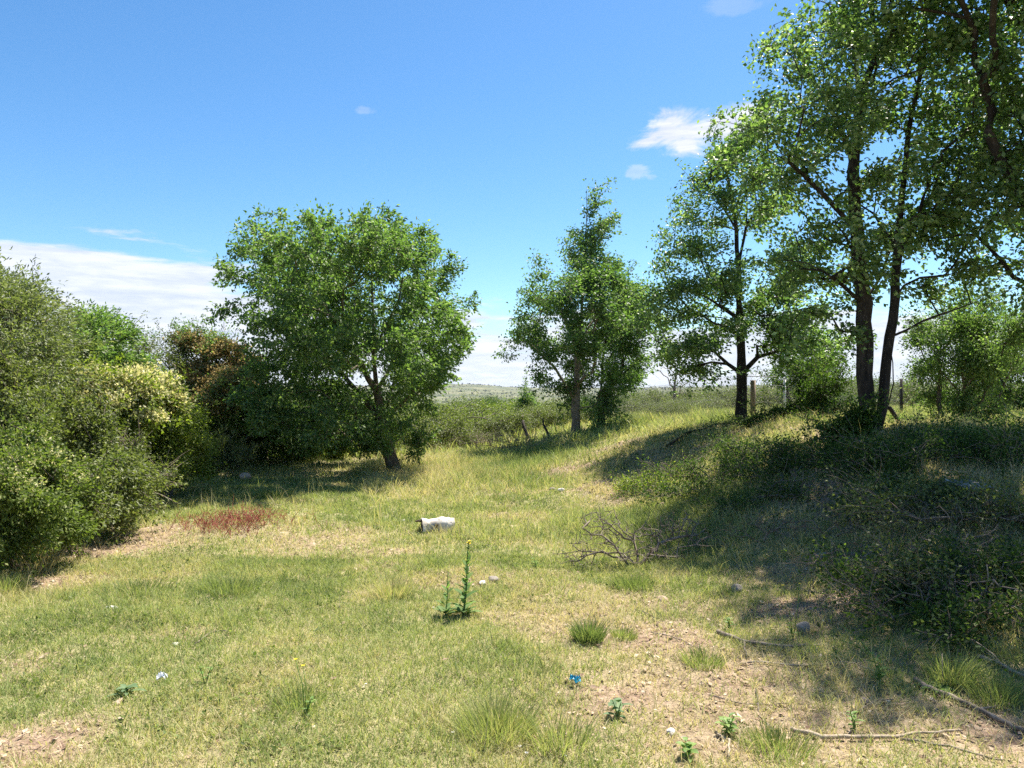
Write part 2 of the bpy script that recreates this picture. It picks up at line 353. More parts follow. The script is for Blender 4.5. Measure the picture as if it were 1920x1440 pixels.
def grow(base, limbs, targets, rng, seg=.28, wander=.10, pathk=.35, arch=.12):
    """skeleton: given limbs first, then each target joined to the cheapest node"""
    pos = [np.array(base, float)]; par = [-1]; plen = [0.]
    def chain(i, pts):
        for p in pts:
            pos.append(p); par.append(i); plen.append(plen[i]+float(np.linalg.norm(p-pos[i]))); i = len(pos)-1
        return i
    for lm in limbs:
        lm = [np.array(p, float) for p in lm]
        A = np.array(pos); i = int(np.argmin(np.linalg.norm(A-lm[0], axis=1)))
        pts = []
        for a, b in zip([pos[i]]+lm[1:-1], lm[1:]):
            k = max(1, int(np.linalg.norm(b-a)/seg))
            for q in range(1, k+1): pts.append(a+(b-a)*q/k + rng.normal(size=3)*wander*.10)
        chain(i, pts)
    A = np.array(pos); d0 = np.min(np.linalg.norm(targets[:, None]-A[None], axis=2), axis=1) if len(targets)*len(A) < 4e6 else rng.random(len(targets))
    order = np.argsort(d0 + rng.random(len(d0))*.3)
    ends = []
    cap = len(pos)+len(targets)*40
    PA = np.zeros((cap, 3)); PL = np.zeros(cap); PA[:len(pos)] = pos; PL[:len(pos)] = plen; n = len(pos)
    zb = pos[0][2]
    for ti in order:
        t = targets[ti]
        dd = np.linalg.norm(PA[:n]-t, axis=1); cost = dd + pathk*PL[:n]*.5 + np.maximum(0, PA[:n, 2]-t[2])*.6
        i = int(np.argmin(cost[:])); a = PA[i].copy(); dist = float(dd[i]); k = max(1, int(round(dist/seg)))
        off = rng.normal(size=3)*wander*dist; off[2] += arch*dist
        last = i
        for q in range(1, k+1):
            f = q/k; p = a+(t-a)*f+off*math.sin(math.pi*f)*.6
            if n >= cap: break
            PA[n] = p; PL[n] = PL[last]+dist/k; par.append(last); last = n; n += 1
        ends.append(last)
    return PA[:n], np.array(par[:n]), np.array(ends)

def skeleton_mesh(PA, par, r_tip, r_base, name, mat, parent, origin, rng, exp=None, flare=1.35, jit=.06):
    n = len(PA); cnt = np.zeros(n)
    ch = [[] for _ in range(n)]
    for i in range(1, n): ch[par[i]].append(i)
    for i in range(n-1, -1, -1):
        if not ch[i]: cnt[i] = 1
        if i and par[i] >= 0: cnt[par[i]] += cnt[i]
    e = math.log(max(cnt[0], 2))/math.log(max(r_base/r_tip, 1.5))
    rad = r_tip*cnt**(1/e)
    mb = MB(); st = [(0, None)]
    while st:
        i, p = st.pop(); pts = [] if p is None else [PA[p]]; rs = [] if p is None else [min(rad[p], rad[i]*1.15)]
        while True:
            pts.append(PA[i]); rs.append(rad[i] if pts else rad[i])
            c = ch[i]
            if not c: break
            c = sorted(c, key=lambda j: -cnt[j])
            for j in c[1:]: st.append((j, i))
            i = c[0]
        if len(pts) < 2: continue
        rs = np.array(rs)
        if p is None: rs[0] *= flare*1.1; rs[1] *= 1+(flare-1)*.4
        rs[-1] *= .4
        sd_ = 10 if rs.max() > .06 else (6 if rs.max() > .02 else 3)
        mb.tube(pts, rs, sd_, jit=jit if rs.max() > .02 else 0, rng=rng, cap=False)
    return mb.obj(name, mat, parent, origin), rad

def plant(name, label, cat, base, limbs, blobs, ntwig, nleaf, L, W, mat, bark='bark', seed=1, r_base=.1, r_tip=.004, group=None,
          tuft=.22, wind=(0, 0, 0), shell=.45, seg=.28, droop=.25, vmean=.45, vspread=.22, blossom=None, upbias=.8, crown='crown', wander=.1, shoots=0, shoot_len=.5, pathk=.35):
    rng = np.random.default_rng(seed); base = np.array(base, float); root = thing(name, base, label, cat, group)
    T, D_, K = sample_blobs(blobs, ntwig, rng, shell)
    g = height(T[:, 0], T[:, 1]); T[:, 2] = np.maximum(T[:, 2], g+.08)
    start = base.copy(); start[2] -= .06
    PA, par, ends = grow(start, limbs, T, rng, seg, wander, pathk)
    cen = np.mean([b[:3] for b in blobs], axis=0)
    if shoots:
        o_ = (PA[ends]-cen)*np.array([1, 1, 1.1]); sc_ = np.linalg.norm(o_, axis=1)*(.75+.5*rng.random(len(ends))); pick = np.argsort(-sc_)[:shoots]
        P2 = [PA]; pr2 = [par]; ns = len(PA); new = []
        for q_ in pick:
            d_ = unit(unit(o_[q_])*.7+rng.normal(size=3)*.35+np.array([0, 0, .45])+np.array(wind)*.8); ln = shoot_len*(.5+rng.random()); last = ends[q_]; pp = PA[last].copy()
            for k_ in range(4):
                d_ = unit(d_+np.array(wind)*.25+np.array([0, 0, -.12])+rng.normal(size=3)*.12); pp = pp+d_*ln/4
                P2.append(pp[None]); pr2.append(np.array([last])); last = ns; ns += 1; new.append(last)
        PA = np.concatenate(P2); par = np.concatenate(pr2); new = np.array(new)
    skeleton_mesh(PA, par, r_tip, r_base, 'trunk' if cat == 'tree' else 'stem', M[bark], root, base, rng)
    # leaf sites: tips and the last stretch of each twig
    sites = np.concatenate([PA[ends], (PA[ends]+PA[par[ends]])/2, PA[par[ends]]]); tone = rng.normal(size=len(ends))*.45
    tn = np.concatenate([tone]*3)
    n = nleaf*len(ends); si = rng.choice(len(sites), n, p=np.concatenate([np.full(len(ends), .5), np.full(len(ends), .3), np.full(len(ends), .2)])/len(ends))
    if shoots:
        m_ = int(len(new)*nleaf*.22); sites = np.concatenate([sites, PA[new]]); tn = np.concatenate([tn, np.full(len(new), .4)])
        si = np.concatenate([si, rng.integers(len(sites)-len(new), len(sites), m_)]); n += m_
    sm = np.where(si >= len(ends)*3, .45, 1.0)
    wv = np.array(wind, float); q = sm[:, None]*unit(rng.normal(size=(n, 3)))*(rng.random(n)**.7)[:, None]*tuft*.42
    sub = unit(rng.normal(size=(len(sites), 4, 3))*np.array([1, 1, .75])+unit(sites-np.mean([b[:3] for b in blobs], axis=0))[:, None]*.5+np.array([0, 0, .1]))
    q = q+sub[si, rng.integers(0, 4, n)]*(rng.random(n)*tuft*1.45*sm)[:, None]
    tt = rng.random(n)
    q += wv*tt[:, None]*tuft*2.2; pos = sites[si]+q
    gz = height(pos[:, 0], pos[:, 1]); pos[:, 2] = np.maximum(pos[:, 2], gz+.02)
    dr = unit(unit(q+1e-6)*.6 + unit(pos-cen)*.25 + rng.normal(size=(n, 3))*.55 + wv*1.3 + np.array([0, 0, -droop]))
    up = unit(rng.normal(size=(n, 3))*.75 + np.array([0, 0, upbias]))
    Ls = L*(.65+.6*rng.random(n)); Ws = W*(.65+.6*rng.random(n))
    val = np.clip(vmean+tn[si]*vspread*.6+rng.normal(size=n)*vspread, 0, 1)
    V, Lp, S, va = leaves(pos, dr, Ls, Ws, up, val)
    np_mesh(crown, V, Lp, S, M[mat], va, root, base)
    if blossom:
        bm_, frac, bl, zmin, bn = blossom      # blossom tufts on the upper, sunlit shoots
        zt = PA[ends][:, 2]; lat = rng.random(len(ends)); ok = np.where((zt > np.quantile(zt, zmin)) & (lat < frac))[0]
        if len(ok):
            bi = rng.choice(ok, bn*len(ok)); bp = PA[ends][bi]+rng.normal(size=(len(bi), 3))*np.array([tuft*.5, tuft*.5, tuft*.28])+np.array([0, 0, tuft*.35])
            bd = unit(rng.normal(size=(len(bi), 3))+np.array([0, 0, .6])); bu = unit(rng.normal(size=(len(bi), 3)))
            V, Lp, S, va = leaves(bp, bd, np.full(len(bi), bl)*(.6+.7*rng.random(len(bi))), np.full(len(bi), bl*.55), bu, np.clip(.5+rng.normal(size=len(bi))*.28, 0, 1))
            np_mesh('blossom', V, Lp, S, M[bm_], va, root, base)
    return root

def pix_blobs(lst, D, centre=None, Rc=None, flat=.8, squash=1.0):
    """crown lumps given in photo pixels at distance D, repeated front to back so the crown is as deep as it is wide"""
    out = []
    for b in lst:
        px, py, r = b[:3]; dd = b[3] if len(b) > 3 else 0
        rw = r/F*D
        if centre is None: ks = [dd]
        else:
            e = math.hypot(px-centre[0], (py-centre[1])*squash)/F*D
            m = flat*math.sqrt(max(0, (Rc/F*D)**2-e*e)); k = max(1, int(round(2*m/(rw*1.3)))); ks = np.linspace(-m, m, k) if k > 1 else [0.0]
        for q in ks:
            p = P(px, py, D); p[1] += q
            out.append((p[0], p[1], p[2], rw, rw, rw*.9))
    return out
def pl(D, *pts): return [P(p[0], p[1], D+(p[2] if len(p) > 2 else 0)) for p in pts]

def lump(bb, seed, n=4, lo=.36, hi=.72, out=.8):
    rr_ = np.random.default_rng(seed); o = []
    for b in bb:
        for k_ in range(n):
            o_ = unit(rr_.normal(size=3))*b[3]*out*rr_.random()**.5; q_ = rr_.uniform(lo, hi); o.append((b[0]+o_[0], b[1]+o_[1], b[2]+o_[2], b[3]*q_, b[4]*q_, b[5]*q_))
    return o
# ---- broad round tree on the left of the lawn
b1 = G(742, 890); D1 = b1[1]
B1 = pix_blobs([(x_, 600+(y_-600)*(.90 if y_ < 600 else 1), r_) for x_, y_, r_ in ((500,470,62),(455,448,24),(430,500,22),(590,470,80),(700,455,78),(790,480,58),(818,560,62),(840,620,40),(600,560,100),(700,560,115),(545,590,50),(520,530,55),
    (450,600,18),(480,605,16),(620,660,100),(740,650,105),(800,700,55),(560,735,70),(660,760,85),(760,755,75),(600,800,45),(500,790,38),(835,665,35),(535,680,36),(690,810,45),
    (735,420,18),(690,425,20),(800,445,20),(612,440,20),(760,438,22),(655,445,22),(545,455,20),(720,805,28),(765,815,22),(690,830,20),(860,600,16),(865,640,14),(475,760,22),(775,810,28))], D1, (650, 600), 240)
plant('round_tree', 'broad bushy green tree with short leaning trunk standing alone on the lawn', 'tree', b1,
    [pl(D1,(742,890),(728,845),(716,790),(706,730),(700,660)), pl(D1,(706,730),(650,640,-.6),(600,560,-.8),(560,490,-.4)), pl(D1,(716,790),(640,700,.6),(560,640,.8),(500,560,.4),(470,480)),
     pl(D1,(700,660),(700,560,.2),(695,460,.1),(690,410)), pl(D1,(706,730),(760,640,.7),(800,540,.6),(810,460)), pl(D1,(700,660),(750,560,-.7),(760,470,-.6)), pl(D1,(716,790),(770,740,-.5),(830,680,-.4))],
    lump(B1, 1), 1650, 52, .088, .044, 'leaf_elm', seed=11, r_base=.125, tuft=.17, shoots=200, shoot_len=.20, wind=(.15,.0,-.02), vmean=.48)

# ---- young tree on the end of the bank and its darker neighbour
b2 = G(1078, 822); D2 = b2[1]
B2 = pix_blobs([(1100,362,20),(1120,350,14),(1102,385,24),(1104,410,28),(1095,390,18),(1125,430,20),(1090,440,26),(1092,470,34),(1125,490,32),(1080,512,36),(1112,530,42),(1108,435,26),(1118,385,14),(1110,460,38),(1065,480,30),(1010,515,26),(970,512,12),(1128,525,50),(1050,565,55),(1000,560,24),(990,620,32),(948,642,18),(965,675,16),
    (1040,665,62),(1110,640,66),(1160,560,32),(1165,500,20),(1070,725,42),(1010,700,20),(1120,710,44),(1088,590,50),(975,590,12)], D2, (1075, 600), 130)
plant('slender_tree', 'green tree with pale slim trunk and tapering top at the left end of the bank', 'tree', b2,
    [pl(D2,(1078,822),(1080,750),(1084,650),(1095,520),(1102,350)), pl(D2,(1080,750),(1040,690,-.3),(990,640,-.3),(950,640)), pl(D2,(1084,650),(1050,580,.4),(1000,530,.3)), pl(D2,(1084,650),(1130,570,.3),(1165,500,.2))],
    lump(B2, 2, 4, .28, .6, 1.0), 680, 48, .085, .052, 'leaf_elm', seed=22, r_base=.12, tuft=.22, shoots=150, shoot_len=.55, wind=(.3,.1,0), vmean=.42, bark='twig', group='slender trees along the bank')
b2b = G(1127, 812); D2b = D2+1.2; b2b = np.array([(1127-960)/F*D2b, D2b, hz((1127-960)/F*D2b, D2b)])
B2b = pix_blobs([(1158,620,42),(1172,670,34),(1180,600,26),(1150,560,34),(1150,710,34),(1128,740,20),(1190,705,14),(1130,785,20),(1132,765,14)], D2b, (1165, 640), 85)
plant('slender_tree', 'darker tree with leaves down its trunk just right of the pale slim trunk', 'tree', b2b,
    [pl(D2b,(1127,812),(1126,740),(1132,660),(1150,560)), pl(D2b,(1126,740),(1165,700),(1205,690),(1240,712))],
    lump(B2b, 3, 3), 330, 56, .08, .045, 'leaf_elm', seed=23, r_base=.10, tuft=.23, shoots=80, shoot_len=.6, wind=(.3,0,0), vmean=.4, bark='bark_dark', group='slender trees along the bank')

# ---- airy tree beside the fence post
D3 = 14.5; X3 = (1390-960)/F*D3; b3 = np.array([X3, D3, hz(X3, D3)])
B3 = pix_blobs([(1328,262,12),(1345,300,24),(1375,290,34),(1325,340,26),(1298,395,30),(1268,372,12),(1255,430,22),(1240,490,26),(1300,470,34),(1225,560,34),(1285,560,44),(1340,530,40),
    (1205,600,26),(1310,640,32),(1262,650,34),(1318,705,14),(1300,690,16),(1350,610,36),(1420,590,46),(1440,500,42),(1425,410,38),(1410,340,34),(1450,630,44),(1500,640,42),(1550,655,28),(1470,685,28),(1520,690,26),(1565,630,34),(1440,560,40),(1480,600,40),(1340,420,24),(1245,595,30),(1270,690,12)], D3, (1360, 500), 240, .42)
plant('airy_tree', 'airy tree with dark upright trunk standing beside the brown fence post', 'tree', b3,
    [pl(D3,(1390,795),(1390,700),(1388,600),(1384,500),(1380,430),(1365,330),(1350,290)), pl(D3,(1384,500),(1400,420,.2),(1400,350,.3)), pl(D3,(1380,430),(1350,380,-.2),(1320,340,-.2)), pl(D3,(1388,600),(1330,560,-.4),(1250,520,-.5)),
     pl(D3,(1390,700),(1420,670,.2),(1480,650,.3),(1550,650,.3)), pl(D3,(1388,640),(1410,600,.3),(1440,520,.3)), pl(D3,(1390,690),(1340,660,-.3),(1290,650,-.4))],
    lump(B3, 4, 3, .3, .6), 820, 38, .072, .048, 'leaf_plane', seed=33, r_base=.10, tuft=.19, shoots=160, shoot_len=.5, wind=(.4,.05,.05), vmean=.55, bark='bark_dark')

# ---- big twin-stemmed tree on the crest
D4 = 10.0; X4 = (1636-960)/F*D4; b4 = np.array([X4, D4, hz(X4, D4)])
B4 = pix_blobs([(1452,72,22),(1490,68,28),(1440,105,18),(1530,90,24),(1450,160,30),(1500,160,44),(1545,195,40),(1575,40,40),(1610,90,40),(1640,30,60),(1700,50,66),(1560,250,46),(1490,270,50),(1432,262,24),
    (1390,270,30),(1450,340,44),(1520,350,50),(1640,210,46),(1690,170,56),(1740,130,60),(1560,420,50),(1500,440,56),(1470,510,44),(1540,520,54),(1560,600,46),(1500,600,34),(1720,300,60),(1700,420,52),(1760,400,60),(1740,540,40),
    (1640,330,36),(1600,140,48),(1650,120,48),(1590,360,36),(1600,500,36),(1640,-60,90),(1750,-60,90),(1560,-40,40),(1800,230,60),(1810,330,60),(1830,520,50),(1480,650,24),(1700,600,22),(1850,590,40)], D4, (1620, 260), 330, .46)
plant('twin_trunk_tree', 'tall twin-trunked tree with dark trunks rising from the crest of the bank', 'tree', b4,
    [pl(D4,(1636,830),(1628,800),(1623,700),(1618,570),(1606,440),(1600,320),(1612,190),(1645,90),(1630,0),(1610,-90)),
     pl(D4,(1636,830),(1648,800,.1),(1660,700,.1),(1672,600,.1),(1684,480,.1),(1692,370,.15),(1702,250,.2),(1730,110,.2),(1745,-80,.2)),
     pl(D4,(1606,440),(1560,380,-.3),(1510,330,-.5),(1440,280,-.6)), pl(D4,(1600,320),(1592,270,.3),(1560,200,.5),(1500,120,.5)), pl(D4,(1612,190),(1600,90,.4),(1575,20,.5)),
     pl(D4,(1664,645),(1700,618),(1760,590,.1),(1850,560,.2),(1930,535,.3)), pl(D4,(1684,480),(1725,410,.3),(1780,280,.5),(1850,150,.6)), pl(D4,(1684,480),(1640,400,.6),(1650,300,.9)),
     pl(D4,(1618,570),(1660,500,.5),(1690,400,.9)), pl(D4,(1618,570),(1560,520,-.5),(1490,480,-.8)), pl(D4,(1606,480),(1570,560,.5),(1520,600,.8))],
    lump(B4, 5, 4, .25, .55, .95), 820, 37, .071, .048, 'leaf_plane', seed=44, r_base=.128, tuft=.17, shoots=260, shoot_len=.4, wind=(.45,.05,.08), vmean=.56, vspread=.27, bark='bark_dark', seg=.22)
bl = MB(); rg = np.random.default_rng(3)
# ---- tree whose trunk is outside the frame on the right, its crown filling the upper right corner
D5 = 9.2; X5 = (2060-960)/F*D5; b5 = np.array([X5, D5, hz(X5, D5)])
B5 = pix_blobs([(1800,60,60),(1860,50,70),(1920,80,80),(1860,150,70),(1930,180,80),(1830,250,60),(1900,280,80),(1860,360,70),(1940,400,90),(1830,430,60),(1890,480,70),(1950,540,80),(1900,560,44),(2010,150,100),(2080,300,120),(2000,450,90),
    (1980,0,110),(2100,100,130),(2180,250,120),(2180,450,110),(2060,-100,130),(1880,-60,90),(2250,100,120),(1800,180,50),(1790,330,46),(1850,540,40)], D5, (2030, 240), 320, .7)
plant('shade_tree', 'dense dark tree crown filling the upper right corner of the picture', 'tree', b5,
    [pl(D5,(2060,880),(2050,700),(2040,560),(2020,400),(2010,200),(2020,0)), pl(D5,(2040,560),(1960,440,-.3),(1900,340,-.5),(1850,250,-.6)), pl(D5,(2020,400),(1930,250,.4),(1870,130,.6)), pl(D5,(2050,620),(1990,560,.4),(1900,520,.5),(1830,440,.6)), pl(D5,(2040,560),(2120,400,.4),(2180,260,.3)), pl(D5,(2010,200),(1960,100,-.3),(1880,0,-.5))],
    lump(B5, 6, 3)+[(5.6,7.5,6.5,1.2,1.2,1.0),(4.7,7.6,7.1,1,1,.9),(6.8,6.3,6.2,1.4,1.4,1.1),(6.2,5.9,6.9,1.2,1.2,1),(7.5,7.5,5.4,1.4,1.4,1.2),(4.6,8.6,7.0,1.0,1.0,.9),(5.6,8.6,6.6,1.2,1,.9),(7.2,5.0,5.2,1.3,1.3,1)], 1600, 37, .071, .048, 'leaf_plane', seed=55, r_base=.18, tuft=.17, shoots=160, shoot_len=.4, wind=(.3,.05,0), vmean=.40, bark='bark_dark', seg=.24)

# ------------------------------------------------------------------ shrubs and thickets
def bush(name, label, px, py, D, blobs, ntw, nl, L, W, mat, seed, centre=None, Rc=None, cat='bush', group=None, base=None, **kw):
    if base is None: x = (px-960)/F*D; base = np.array([x, D, hz(x, D)])
    bb0 = pix_blobs(blobs, D, centre, Rc, kw.pop('flat', .7)); rr_ = np.random.default_rng(seed+5); bb = []
    for b in bb0:
        for k_ in range(3):
            o_ = unit(rr_.normal(size=3))*b[3]*.75*rr_.random()**.5; q_ = rr_.uniform(.38, .75); bb.append((b[0]+o_[0], b[1]+o_[1], b[2]+o_[2], b[3]*q_, b[4]*q_, b[5]*q_))
    kw.setdefault('shoots', max(10, ntw//3)); kw.setdefault('shoot_len', .045*math.sqrt(D)*2.6)
    rb = kw.pop('r_base', .05)
    return plant(name, label, cat, base, kw.pop('limbs', []), bb, ntw, nl, L, W, mat, seed=seed, r_base=rb, group=group, pathk=kw.pop('pathk', .9), **kw)

bush('feathery_tree', 'tall airy grey-green tree at the left edge of the picture', 10, 1000, 9.5, [(-30,560,46),(0,540,34),(10,590,50),(60,620,46),(80,600,18),(20,640,56),(100,650,36),(-60,600,80),(-40,700,80),(60,700,56),(110,700,34),(20,780,60),(90,640,24),(35,580,22)], 620, 46, .065, .022, 'leaf_grey', 101, (0, 620), 150, 'tree', r_base=.09, shoot_len=.3, tuft=.2, limbs=[pl(9.5,(10,1000),(5,850),(0,700),(0,560),(-10,480))], vmean=.5, wind=(.15,0,.1), bark='twig')
bush('pointed_tree', 'fresh green tree with spiky top rising behind the cream-flowered bush', 165, 900, 13, [(165,612,20),(190,606,16),(205,625,14),(150,650,34),(185,665,34),(125,690,34),(170,720,46),(140,600,14),(110,640,20)], 330, 46, .08, .03, 'leaf_elm', 102, (160, 670), 80, 'tree', r_base=.07, tuft=.2, wind=(.3,0,.1), vmean=.55, limbs=[pl(13,(165,900),(165,760),(168,610))])
bush('round_thicket', 'big rounded olive-grey bush with dense twiggy crown behind the others', 270, 880, 15.5, [(235,670,40),(280,660,42),(312,668,30),(220,720,50),(270,725,60),(240,790,60),(300,800,56),(200,780,50)], 700, 46, .05, .022, 'leaf_olive', 103, (280, 740), 125, r_base=.08, tuft=.2, bark='twig', vmean=.38, r_tip=.005)
bush('rust_tinged_bush', 'rounded bush with rust-tan seed heads draped over its top', 420, 868, 16.4, [(350,650,26),(385,655,32),(415,660,36),(450,690,36),(478,720,28),(490,760,22),(400,700,44),(440,735,44),(360,700,36),(470,700,26),(380,720,46),(430,745,46),(470,780,34),(400,790,60),(450,820,44),(380,840,40),(490,700,14)], 900, 46, .06, .03, 'leaf_elm', 104, (420, 760), 80, r_base=.07, tuft=.2, blossom=('blossom_rust', .8, .075, .3, 90), vmean=.5)
bush('cream_flowered_bush', 'sprawling yellow-green bush with cream blossom tufts along its top', 215, 950, 10.8, [(160,725,34),(200,730,34),(245,712,30),(285,722,24),(130,770,44),(190,780,50),(250,775,50),(290,790,36),(160,840,56),(230,850,56),(120,850,50),(300,750,22)], 620, 56, .065, .03, 'leaf_lime', 105, (210, 790), 110, r_base=.05, tuft=.18, blossom=('blossom_cream', .75, .058, .5, 85), vmean=.38)
bush('lime_bush', 'upright lime-green bush at the inner end of the left thicket', 318, 920, 11.6, [(345,800,26),(310,790,26),(335,840,36),(290,830,40),(350,870,26),(300,880,40),(260,880,36),(365,830,16)], 420, 56, .05, .02, 'leaf_lime', 106, (315, 840), 75, r_base=.035, tuft=.17, vmean=.42, upbias=.3)
bush('corner_bush', 'dark green bush with cream blossom in the near left corner of the thicket', 40, 1060, 6.9, [(0,880,56),(50,920,56),(105,935,44),(20,980,60),(75,1000,44),(-50,940,80),(-30,1020,60),(60,870,30),(110,985,32)], 560, 60, .045, .022, 'leaf_lime2', 107, (30, 950), 120, r_base=.035, tuft=.13, seg=.18, blossom=('blossom_cream', .4, .036, .6, 26), vmean=.6)
bush('shadowed_bush', 'dark leafy bush between the cream-flowered bush and the corner bush', 150, 1000, 8.3, [(150,880,56),(200,910,50),(110,840,56),(40,800,60),(170,950,40),(230,940,34),(120,950,44),(60,740,50),(0,760,70),(100,790,36)], 620, 60, .05, .024, 'leaf_olive', 108, (120, 880), 130, r_base=.045, tuft=.16, vmean=.5)
bush('twiggy_bush', 'grey twiggy bush with bare stems at the foot of the lime bush', 235, 965, 9.8, [(215,900,40),(255,905,36),(240,860,34),(275,920,20),(200,940,26)], 420, 22, .04, .018, 'leaf_olive', 109, (240, 900), 60, r_base=.03, tuft=.12, bark='twig', r_tip=.005)
bush('broom_bush', 'soft grey-green broom-like bush in front of the dark thicket', 405, 885, 14.2, [(405,862,16),(390,872,14),(425,868,16),(412,845,12)], 160, 60, .12, .012, 'leaf_grey', 110, r_base=.02, tuft=.14, upbias=.1, droop=-.6)
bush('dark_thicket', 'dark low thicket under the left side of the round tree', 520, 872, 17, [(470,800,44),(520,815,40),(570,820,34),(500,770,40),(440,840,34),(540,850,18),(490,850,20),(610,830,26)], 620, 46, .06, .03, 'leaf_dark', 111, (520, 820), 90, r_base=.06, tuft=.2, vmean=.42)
bush('fresh_green_bush', 'fresh green low bush seen below the round tree crown', 615, 868, 18, [(600,842,18),(625,848,16),(580,850,16),(640,835,16)], 160, 46, .06, .03, 'leaf_lime', 112, r_base=.03, tuft=.16, vmean=.45)
bush('trunk_side_bush', 'grey-green bush just behind the leaning trunk of the round tree', 680, 865, 19, [(670,835,22),(700,830,24),(650,845,16),(725,845,14),(690,805,18)], 200, 46, .06, .026, 'leaf_olive', 113, r_base=.03, tuft=.18)
bush('edge_weed_bush', 'small green shoot standing right of the leaning trunk', 780, 868, 15.6, [(782,830,12),(776,850,10),(790,845,8)], 30, 26, .06, .03, 'leaf_elm', 114, r_base=.012, tuft=.10)

# right hand side
bush('fence_bush', 'dark narrow bush on the crest in front of the white fence post', 1522, 820, 12.6, [(1520,700,16),(1525,730,30),(1510,765,34),(1545,770,26),(1525,800,36),(1560,810,30),(1500,800,28)], 380, 56, .045, .024, 'leaf_dark', 120, (1525, 765), 60, r_base=.04, tuft=.14, vmean=.42)
bush('behind_fence_tree', 'small olive-leaved tree behind the netting and white fence post', 1490, 780, 19, [(1480,690,28),(1520,680,30),(1550,690,22),(1455,705,20),(1500,715,24),(1540,665,18)], 170, 34, .07, .03, 'leaf_dark', 121, (1500, 690), 60, 'tree', r_base=.06, tuft=.2, bark='bark_dark')
bush('right_crest_bush', 'tall green bush with many upright stems behind the crest on the right', 1790, 815, 12.5, [(1760,585,18),(1800,575,22),(1860,585,26),(1730,700,12),(1740,640,24),(1770,620,34),(1810,610,36),(1850,640,40),(1780,680,40),(1830,700,44),(1870,680,30),(1780,740,36),(1830,760,30),(1770,785,20),(1745,690,20),(1890,630,24)], 900, 36, .05, .026, 'leaf_elm', 122, (1810, 690), 95, r_base=.06, tuft=.18, vmean=.55, limbs=[], shoots=200)
bush('far_right_tree', 'dark bushy tree at the right edge behind the yellow grass', 1920, 800, 19, [(1890,700,36),(1930,680,44),(1910,740,34),(1960,720,44),(1880,650,26),(1930,620,44),(1870,740,20)], 420, 46, .07, .035, 'leaf_dark', 123, (1915, 690), 90, 'tree', r_base=.10, tuft=.24, bark='bark_dark')
bush('grey_scrub_bush', 'grey thorny bush in the field between twin trunks and right bush', 1700, 775, 30, [(1700,735,22),(1735,730,24),(1670,745,16),(1760,740,20),(1720,715,12)], 300, 26, .06, .03, 'leaf_grey', 124, (1715, 735), 50, r_base=.05, tuft=.25, bark='twig', r_tip=.008)

bush('trunk_base_bush', 'leafy dark bush hugging the foot of the twin trunks on their left', 1590, 830, 9.6, [(1590,800,24),(1570,815,22),(1612,790,18),(1600,820,24)], 200, 40, .045, .026, 'leaf_dark', 126, r_base=.02, tuft=.11, shoots=40, vmean=.5)
bush('ridge_bush', 'dark leafy bush on the crest between the airy tree and the fence bush', 1455, 815, 12.8, [(1440,795,20),(1470,800,22),(1455,785,16),(1490,812,18),(1420,812,16)], 200, 40, .045, .026, 'leaf_dark', 127, r_base=.02, tuft=.12, shoots=40, vmean=.5)
# dead sapling in the field
def bare_plant(name, label, cat, base, pts, n, r_base, mat, seed, blobs, r_tip=.004, seg=.2, wander=.12, group=None, part='branch', pathk=.5):
    rng = np.random.default_rng(seed); root = thing(name, base, label, cat, group)
    T, _, _ = sample_blobs(blobs, n, rng, .5)
    g = height(T[:, 0], T[:, 1]); T[:, 2] = np.maximum(T[:, 2], g+.01)
    PA, par, ends = grow(base, pts, T, rng, seg, wander, pathk)
    skeleton_mesh(PA, par, r_tip, r_base, part, M[mat], root, base, rng, flare=1.0)
    return root
D6 = 26.; x6 = (1262-960)/F*D6; bd = np.array([x6, D6, hz(x6, D6)])
bare_plant('dead_sapling', 'bare grey sapling standing in the scrub left of the airy tree', 'tree', bd, [pl(D6,(1262,775),(1265,730),(1268,690))], 110, .05, 'twig', 31, pix_blobs([(1240,690,18),(1285,700,20),(1265,675,14),(1270,720,26)], D6), r_tip=.008)
bush('leafy_sapling', 'pale green sapling poking up above the scrub in the centre', 988, 790, 30, [(986,745,12),(988,762,10),(985,730,6)], 60, 40, .09, .04, 'leaf_elm', 125, cat='tree', r_base=.04, tuft=.2, vmean=.6)

# low shrubs growing over the shaded bank: each one its own bush
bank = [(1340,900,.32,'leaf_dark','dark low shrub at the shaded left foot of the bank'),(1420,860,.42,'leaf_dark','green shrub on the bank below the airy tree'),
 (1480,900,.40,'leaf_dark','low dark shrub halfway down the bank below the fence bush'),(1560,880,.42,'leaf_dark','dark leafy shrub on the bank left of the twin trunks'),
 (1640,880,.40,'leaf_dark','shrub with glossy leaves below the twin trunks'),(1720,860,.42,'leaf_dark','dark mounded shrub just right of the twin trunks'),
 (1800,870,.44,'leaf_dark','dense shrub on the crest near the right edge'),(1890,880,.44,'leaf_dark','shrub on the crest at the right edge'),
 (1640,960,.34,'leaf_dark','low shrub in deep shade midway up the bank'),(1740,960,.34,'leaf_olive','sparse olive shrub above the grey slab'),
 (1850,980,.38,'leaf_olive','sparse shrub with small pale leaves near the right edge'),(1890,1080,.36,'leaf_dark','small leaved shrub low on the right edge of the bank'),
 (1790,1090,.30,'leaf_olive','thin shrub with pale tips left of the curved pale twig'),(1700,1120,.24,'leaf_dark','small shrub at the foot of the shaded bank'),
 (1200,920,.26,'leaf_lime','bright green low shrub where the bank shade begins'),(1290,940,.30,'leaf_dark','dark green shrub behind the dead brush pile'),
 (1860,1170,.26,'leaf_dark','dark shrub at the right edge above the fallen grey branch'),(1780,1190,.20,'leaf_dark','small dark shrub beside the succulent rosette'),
 (1400,960,.24,'leaf_dark','small shrub in the hollow of the bank')]
